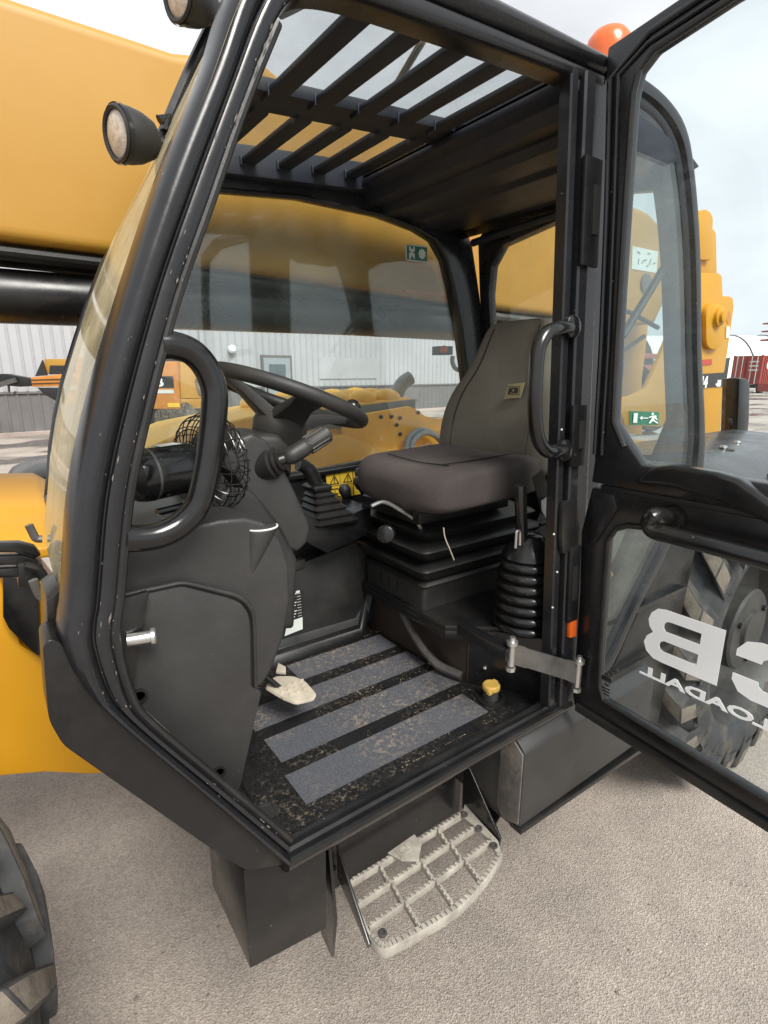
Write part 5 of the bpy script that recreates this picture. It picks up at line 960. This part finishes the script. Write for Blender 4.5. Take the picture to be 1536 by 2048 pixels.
# --- wheels
def wheel(cx, y0, y1, zc, R_, name, a0=0., nl=22):
    w = y1-y0; hw = w/2; ym = (y0+y1)/2
    root = bpy.data.objects.new(name, None); link(root, T)
    prof = [(R_*.60,-hw+.05),(R_*.63,-hw+.012),(R_*.72,-hw-.008),(R_*.82,-hw-.004),(R_*.90,-hw+.02),(R_*.945,-hw+.05),(R_*.955,0),(R_*.945,hw-.05),(R_*.90,hw-.02),(R_*.82,hw+.004),(R_*.72,hw+.008),(R_*.63,hw-.012),(R_*.60,hw-.05)]
    mb = MB(); mb.lathe(prof, (cx, ym, zc), (0, 1, 0), 56, cap=False); B('tyre', mb, 'tyre', root, angle=50)
    # chevron lugs
    for side in (-1, 1):
        src = None
        for k in range(nl):
            th = a0+2*PI*(k+(.5 if side > 0 else 0))/nl
            if src is None:
                rings = []
                for t_ in (0, .25, .5, .75, 1.0, 1.12):
                    yy = side*(.01+(hw-.012)*min(t_, 1.0)+ (.012 if t_ > 1 else 0)); ang = .30*t_; wdt = .032+.016*t_
                    rt0 = R_*.93 if t_ < .9 else R_*(.90 if t_ <= 1.0 else .80); rt1 = R_*1.0 if t_ < .9 else R_*(.985 if t_ <= 1.0 else .86)
                    rg = []
                    for rr_, e in ((rt0, wdt*1.25), (rt1, wdt*.8), (rt1, -wdt*.8), (rt0, -wdt*1.25)):
                        q = ang+e/R_; rg.append(V((rr_*math.cos(q), yy, rr_*math.sin(q))))
                    rings.append(rg)
                mb = MB(); mb.loft(rings); mb.mi = [1 if (i % 4 == 1 and i < 20) else 0 for i in range(len(mb.f))]; src = B('tread_lug', mb, ('tyre', 'lugtop'), root, bevel=.012, seg=2, angle=40); o = src
            else:
                o = src.copy(); COL.objects.link(o)
            o.matrix_local = Matrix.Translation((cx, ym, zc)) @ Matrix.Rotation(th, 4, 'Y')
    rp = [(R_*.64,-hw+.02),(R_*.625,-hw+.02),(R_*.60,-hw+.045),(R_*.575,-hw+.10),(R_*.56,-hw+.16),(R_*.44,-hw+.19),(R_*.36,-hw+.17),(R_*.001,-hw+.17)]
    mb = MB(); mb.lathe(rp, (cx, ym, zc), (0, 1, 0), 44, cap=False); rim_ = B('rim', mb, 'rim', root, angle=35)
    hp = [(R_*.27,-hw+.18),(R_*.27,-hw+.06),(R_*.255,-hw+.05),(R_*.14,-hw+.047),(R_*.135,-hw+.03),(R_*.001,-hw+.03)]
    mb = MB(); mb.lathe(hp, (cx, ym, zc), (0, 1, 0), 36, cap=False); hb_ = B('hub', mb, 'hub', root, angle=30)
    for k in range(8):
        q = 2*PI*k/8+.2; mb = MB(); mb.lathe([(.016,0),(.016,.02),(.008,.022),(.001,.022)], (cx+R_*.33*math.cos(q), ym-hw+.17, zc+R_*.33*math.sin(q)), (0,-1,0), 6); B('wheel_nut', mb, 'hub', rim_)
    for k in range(3):
        q = 2*PI*k/3+.6; mb = MB(); mb.lathe([(.014,0),(.014,.012),(.001,.014)], (cx+R_*.2*math.cos(q), ym-hw+.048, zc+R_*.2*math.sin(q)), (0,-1,0), 6); B('hub_bolt', mb, 'satin', hb_)
    for k in range(20):
        q = 2*PI*k/20; c_ = V((cx+R_*.79*math.cos(q), ym-hw-.004, zc+R_*.79*math.sin(q)))
        mb = MB(); rdv = V((math.cos(q), 0, math.sin(q))); tv = V((-math.sin(q), 0, math.cos(q)))
        mb.prism([c_+rdv*.035+tv*.035, c_+rdv*.035-tv*.025, c_-rdv*.045-tv*.0], (0, -.008, 0)); B('sidewall_rib', mb, 'tyre', root, bevel=.006)
    return root
wheel(2.52, .0, .42, .675, .675, 'rear_wheel', .1)
wheel(-.724, .03, .43, .672, .675, 'front_wheel', .0)
# --- rear mudguard and chassis
def fx(x): return -0.34*max(0, 2.15-x)**1.4*1.6
fr = []
for x in (2.06, 2.08, 2.13, 2.2, 2.3, 2.45, 2.8, 3.2, 3.5):
    dz = -.07*max(0, (2.25-x)/.19)**2.2
    fr.append([V((x, y, z+dz)) for y, z in ((-.05,1.15),(-.05,1.19),(-.03,1.235),(.03,1.305),(.12,1.365),(.24,1.405),(.40,1.425),(.62,1.43),(.62,1.41),(.24,1.385),(.05,1.29),(-.03,1.17))])
mb = MB(); mb.loft(fr); M['hoodgrey'] = mat('grey_gloss_cover', (.045, .047, .05), .27, var=.1, dust=.15); fen = B('rear_mudguard', mb, 'hoodgrey', T, angle=60)
mb = MB(); mb.loft([[V((x, -.056, 1.115)), V((x, -.056, 1.17)), V((x, -.045, 1.185)), V((x, -.03, 1.115))] for x in (2.2, 2.5, 3.5)]); B('mudguard_flare', mb, 'rubber', fen)
for q in [V((2.675,0.325,1.410)),V((2.918,0.365,1.410))]:
    mb = MB(); mb.lathe([(.045,-.012),(.045,.004),(.02,.006),(.016,.012),(.001,.014)], V(q), (0,0,1), 18); B('cover_bolt', mb, 'rubber', fen)
    mb = MB(); mb.lathe([(.016,0),(.014,.008),(.001,.01)], V(q)+V((0,0,.012)), (0,0,1), 12); B('bolt_cap', mb, 'chrome', fen)
mb = MB(); mb.prism([V((x, .98, z)) for x, z in ((.35,.52),(3.9,.52),(3.9,1.25),(3.2,1.35),(2.4,1.3),(.35,1.25))], (0, .5, 0)); B('rear_chassis', mb, 'yellow', T)
chp = [V((-0.281,1.000,1.331)),V((-0.038,1.000,1.208)),V((-0.020,1.000,0.992)),V((0.022,1.000,0.943)),V((0.043,1.000,1.131)),V((0.070,1.000,1.132)),V((0.162,1.000,0.918)),V((0.241,1.000,0.431)),V((0.090,1.000,0.498)),V((-0.019,1.000,0.560)),V((-0.127,1.000,0.600)),V((-0.262,1.000,0.623)),V((-0.404,1.000,0.635))]
mb = MB(); mb.prism(chp, (0, .45, 0)); chs = B('front_chassis', mb, 'yellow', T, bevel=.01)
mb = MB(); mb.prism([V((-0.031,0.970,1.218)),V((0.047,0.970,1.178)),V((0.020,0.970,0.958)),V((0.011,0.970,0.964)),V((-0.040,0.970,1.061)),V((-0.048,0.970,1.098))], (0, .03, 0)); B('chassis_recess', mb, 'satin', chs, bevel=.004)
# yellow front cross member with pressed ridges, right mudguard
rows = [(1.15,1.20),(1.15,1.235),(1.25,1.26),(1.29,1.285),(1.36,1.29),(1.40,1.315),(1.5,1.325),(1.62,1.375),(1.75,1.38),(1.75,1.2)]
mb = MB(); mb.loft([[V((x, y, z+dz)) for y, z in rows] for x, dz in ((-1.6,-.06),(-.5,-.03),(.0,.0),(.11,-.01),(.16,-.05))]); B('front_cross_member', mb, 'yellow', T, bevel=.01, seg=3, angle=40)
mb = MB(); mb.loft([[V((x, y, z)) for y, z in ((1.95,zt-.10),(1.95,zt-.03),(2.05,zt),(2.4,zt),(2.4,zt-.1))] for x, zt in ((.02,1.26),(.06,1.31),(.14,1.345),(.3,1.36),(.6,1.30))]); B('far_mudguard', mb, 'gloss', T, bevel=.01)
mb = MB(); mb.lathe([(.03,0),(.03,.02),(.015,.025)], (.055, 1.945, 1.24), (-.3,-1,0), 14); B('mudguard_lamp', mb, 'chrome', T)
# folded bracket arms in front of the windscreen
for k, (z_, w_) in enumerate(((1.398,.0),(1.37,.0),(1.335,.0))):
    mb = MB(); ap = [V((-0.068,0.600,1.410)),V((0.015,0.600,1.397)),V((0.041,0.600,1.383)),V((0.051,0.600,1.360)),V((0.037,0.600,1.356)),V((0.004,0.600,1.376)),V((-0.072,0.600,1.389))]
    mb.prism([V((p.x, p.y, p.z-.028*k)) for p in ap], (0, .03, .0)); ba = B('bracket_arm', mb, 'gloss', T, bevel=.006)
mb = MB(); mb.prism([V((0.005,0.580,1.355)),V((0.048,0.580,1.348)),V((0.050,0.580,1.322)),V((0.025,0.580,1.319)),V((0.022,0.580,1.298)),V((-0.002,0.580,1.307))], (0, .06, 0)); B('bracket_block', mb, 'satin', T, bevel=.004)
mb = MB(); mb.tube(catmull([V((0.017,0.570,1.355)),V((0.040,0.570,1.339)),V((0.049,0.570,1.308)),V((0.049,0.570,1.285))], 4), .009, 8); B('bracket_cable', mb, 'rubber', T)

# --- engine cover on the far side, seen through the cab
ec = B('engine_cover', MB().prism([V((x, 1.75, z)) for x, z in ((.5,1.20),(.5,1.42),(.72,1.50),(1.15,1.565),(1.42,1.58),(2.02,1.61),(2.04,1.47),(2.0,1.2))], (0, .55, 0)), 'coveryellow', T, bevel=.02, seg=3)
mb = MB(); mb.prism([V((x, 1.742, z)) for x, z in ((1.15,1.545),(2.03,1.60),(2.03,1.50),(1.6,1.46),(1.15,1.46))], (0, .012, 0)); B('cover_side', mb, 'grey', ec, bevel=.003)
for i in range(5):
    for j in range(3):
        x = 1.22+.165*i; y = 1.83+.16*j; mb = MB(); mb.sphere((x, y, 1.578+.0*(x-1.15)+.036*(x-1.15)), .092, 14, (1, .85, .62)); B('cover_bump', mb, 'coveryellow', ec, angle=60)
mb = MB(); mb.tube(catmull([(2.02,1.92,1.58),(2.03,1.91,1.64),(2.06,1.90,1.69),(2.11,1.89,1.72)], 4), .042, 14); B('exhaust_stub', mb, 'grey', T)
ep_ = [(x, z) for x, z in [(1.508,1.523),(1.941,1.564),(1.985,1.548),(2.053,1.506),(2.169,1.483),(2.372,1.522),(2.388,1.217),(1.503,1.313)]]
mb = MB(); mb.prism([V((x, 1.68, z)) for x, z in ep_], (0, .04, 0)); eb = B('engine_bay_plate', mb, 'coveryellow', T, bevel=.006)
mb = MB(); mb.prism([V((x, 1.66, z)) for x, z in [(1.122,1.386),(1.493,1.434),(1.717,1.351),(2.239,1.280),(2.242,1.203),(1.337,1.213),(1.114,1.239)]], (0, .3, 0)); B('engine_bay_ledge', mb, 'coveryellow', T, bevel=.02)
for q in [V((1.807,1.675,1.514)),V((1.735,1.675,1.515)),V((1.866,1.675,1.503)),V((1.842,1.675,1.466)),V((1.867,1.675,1.414)),V((1.996,1.675,1.528))]:
    mb = MB(); mb.lathe([(.011,0),(.011,.006),(.001,.007)], V(q), (0,-1,0), 10); B('plate_bolt', mb, 'satin', eb)
for k in range(2):
    mb = MB(); mb.tube(catmull([V(p)+V((.02*k, -.02*k, -.015*k)) for p in [V((1.868,1.620,1.330)),V((1.888,1.620,1.398)),V((1.967,1.620,1.435)),V((2.065,1.620,1.406)),V((2.136,1.620,1.352))]], 5), .016, 10); B('engine_hose', mb, 'grey', T)
mir = [V((1.818,1.300,1.874)),V((1.903,1.300,1.876)),V((1.905,1.300,1.834)),V((1.819,1.300,1.832))]
mb = MB(); mb.prism(mir, (0, .06, 0)); mm_ = B('marker_lamp', mb, 'plastic', T, bevel=.004)
mb = MB(); mb.lathe([(.018,0),(.018,.012),(.001,.016)], V([V((1.832,1.290,1.858))][0]), (-.6,-1,0), 14); B('lens', mb, 'amber', mm_)
mb = MB(); mb.tube(catmull([V((1.902,1.300,1.829)),V((1.903,1.300,1.798)),V((1.928,1.300,1.767)),V((1.991,1.300,1.757))], 4), .011, 8); B('lamp_conduit', mb, 'grey', mm_)

# ================================================================== LOOSE THINGS IN THE CAB
fan = thing('cab_fan', 'black electric cab fan with a wire guard standing on the dashboard', 'fan', (.34, .38, 1.45))
fc_ = V([V((0.312,0.265,1.582))][0]); fa = V((.96, .27, .03)).normalized(); fu = V((0, 0, 1)); fu = (fu-fa*fu.dot(fa)).normalized(); fv = fa.cross(fu)
mb = MB(); mb.lathe([(.001,-.125),(.02,-.125),(.028,-.12),(.043,-.112),(.046,-.10),(.046,-.01),(.042,.0),(.015,.004)], fc_-fa*.02, fa, 24); mo = build('motor', mb, 'gloss', fan, angle=40)
mb = MB(); mb.lathe([(.0465,-.09),(.0465,-.085)], fc_-fa*.02, fa, 24, cap=False); mb.sphere(fc_-fa*.12+fv*.03-fu*.0, .007, 8); build('motor_band', mb, 'steel', mo)
mb = MB(); q = fc_-fa*.065; mb.prism([q+fu*.0462+fv*.012-fa*.02, q+fu*.0462+fv*.012+fa*.02, q+fu*.0462-fv*.012+fa*.02, q+fu*.0462-fv*.012-fa*.02], fu*.001); build('motor_label', mb, 'decalwhite', mo)
def fcirc(r, h, n=36): return [fc_+fa*h+(fu*math.cos(q)+fv*math.sin(q))*r for q in [2*PI*k/n for k in range(n)]]
for r_, h_ in ((.090,.0),(.0915,.018),(.090,.036),(.068,-.016),(.046,-.02),(.072,.052),(.05,.06),(.028,.064)):
    mb = MB(); mb.tube(fcirc(r_, h_), .0013, 5, closed=True); build('guard_ring', mb, 'gloss', fan)
for k in range(28):
    q = 2*PI*k/28; d_ = fu*math.cos(q)+fv*math.sin(q); tq = fu*-math.sin(q)+fv*math.cos(q)
    mb = MB(); mb.tube(catmull([fc_+d_*.04-fa*.022, fc_+d_*.074+tq*.006-fa*.014, fc_+d_*.0915+tq*.008+fa*.004, fc_+d_*.0915+tq*.008+fa*.034, fc_+d_*.074+tq*.010+fa*.052, fc_+d_*.02+tq*.006+fa*.064], 3), .0011, 5); build('guard_wire', mb, 'gloss', fan)
for k in range(4):
    q = 2*PI*k/4+.4; d_ = fu*math.cos(q)+fv*math.sin(q); tq = fu*-math.sin(q)+fv*math.cos(q)
    mb = MB(); mb.prism([fc_+d_*.015-tq*.01+fa*.015, fc_+d_*.075-tq*.022+fa*.015, fc_+d_*.085+tq*.01+fa*.035, fc_+d_*.05+tq*.03+fa*.04, fc_+d_*.015+tq*.012+fa*.03], fa*.0015); build('blade', mb, 'plastic2', fan)
mb = MB(); b0_ = fc_-fa*.03-fu*.046; mb.tube([b0_, b0_-fu*.02, V((fc_.x-.02,.265,1.478))], .011, 8); mb.lathe([(.03,0),(.03,.008),(.02,.012)], (fc_.x-.02,.265,1.476), (0,0,1), 16); build('stand', mb, 'satin', fan)
mb = MB(); q_ = fc_-fa*.07-fu*.07; mb.tube([q_-fa*.03-fv*.0, q_+fa*.03], .007, 8); mb.lathe([(.012,0),(.014,.006),(.012,.012)], q_+fa*.03, fv, 12); mb.lathe([(.01,0),(.013,.005),(.01,.01)], q_+fa*.01-fu*.02, fv, 12); build('clamp_knob', mb, 'gloss', fan)
mb = MB(); mb.tube(catmull([fc_-fa*.12+fu*.03, fc_-fa*.15+fu*.07, fc_-fa*.18+fu*.12], 5), .002, 5); mb.tube(catmull([fc_-fa*.02-fu*.05, fc_-fa*.04-fu*.075, fc_-fa*.09-fu*.07, fc_-fa*.1-fu*.1], 5), .0025, 5); build('cable', mb, 'rubber', fan)
nb = V([V((1.384,0.860,1.431))][0])
clip = thing('wire_clips', 'bright bent wire clips and white tag lying on the window ledge behind the seat', 'clips', nb)
mb = MB()
for d_ in ((-.05,0,.0),(-.02,.0,.005),(.03,.0,.0)):
    o_ = nb+V(d_); mb.tube(catmull([o_, o_+V((0,0,.035)), o_+V((.012,0,.045)), o_+V((.024,0,.035)), o_+V((.024,0,0))], 4), .0025, 6)
build('clip', mb, 'chrome', clip)
mb = MB(); mb.box(nb.x-.01, nb.x+.07, nb.y-.01, nb.y+.012, nb.z-.012, nb.z+.02); build('tag', mb, 'decalwhite', clip, bevel=.003)
mb = MB(); mb.box(nb.x-.02, nb.x+.02, nb.y-.018, nb.y-.011, nb.z-.018, nb.z-.006); build('red_tab', mb, 'decalred', clip)
# --- loose grit on the yard near the machine
rd = random.Random(11); mb = MB()
for k in range(900):
    x = rd.uniform(-1.0, 3.2); y = rd.uniform(-.72, 1.2); s_ = rd.uniform(.0015, .005)*(1.6 if k % 25 == 0 else 1)
    if rd.random() > .45+.5*noise.noise(V((x*2.5, y*2.5, 0))): continue
    a = [V((x+s_*math.cos(q+k)*rd.uniform(.7, 1.3), y+s_*math.sin(q+k)*rd.uniform(.7, 1.3), .001)) for q in (0, 1.25, 2.5, 3.8, 5.0)]
    t_ = V((x+rd.uniform(-.3, .3)*s_, y+rd.uniform(-.3, .3)*s_, s_*rd.uniform(.5, .9)))
    mb.m = rd.choice((0, 0, 1)); mb.add(a+[t_], [(0,1,5),(1,2,5),(2,3,5),(3,4,5),(4,0,5)])
M['pebble'] = mat('pale_pebble', (.42, .37, .32), .9, var=.3, vscale=30); M['pebbledark'] = mat('dark_pebble', (.13, .115, .1), .9, var=.3, vscale=30)
build('gravel', mb, ('pebble', 'pebbledark'), kind='stuff', flat=True)
# --- chipped paint and dried dirt along the worn edges of the cab
M['chip'] = mat('chipped_edge', (.15, .135, .115), .8, var=.4, vscale=60)
def chips(name, line, n, smax, off, parent, seed):
    rd = random.Random(seed); mb = MB(); pts = [V(p) for p in line]
    for k in range(n):
        i = rd.randrange(len(pts)-1); t_ = rd.random(); p = pts[i].lerp(pts[i+1], t_); d_ = (pts[i+1]-pts[i]).normalized(); s_ = rd.random()**3*smax+.0008
        c_ = d_.cross(DN).normalized(); p = p+c_*rd.uniform(-.004, .004)+DN*off; l_ = s_*rd.uniform(1., 4.)
        q = [p+d_*l_, p+c_*s_*.5+d_*l_*.2, p-d_*l_*.8+c_*s_*.2, p-c_*s_*.5]
        mb.prism(q, DN*.0006)
    B(name, mb, 'chip', parent, kind='stuff', flat=True)
chips('paint_chips', [a.lerp(b, .955) for a, b in zip(catmull(pout, 3), catmull(pin, 3))][:40], 46, .0024, .0005, cabf, 1)
chips('paint_chips', [a.lerp(b, .70) for a, b in zip(catmull(pout, 3), catmull(pin, 3))][:34], 18, .0016, .0016, cabf, 2)
chips('paint_chips', [a.lerp(b, .3) for a, b in zip(catmull(pout, 3), catmull(pin, 3))][:40], 9, .0014, .0155, cabf, 3)
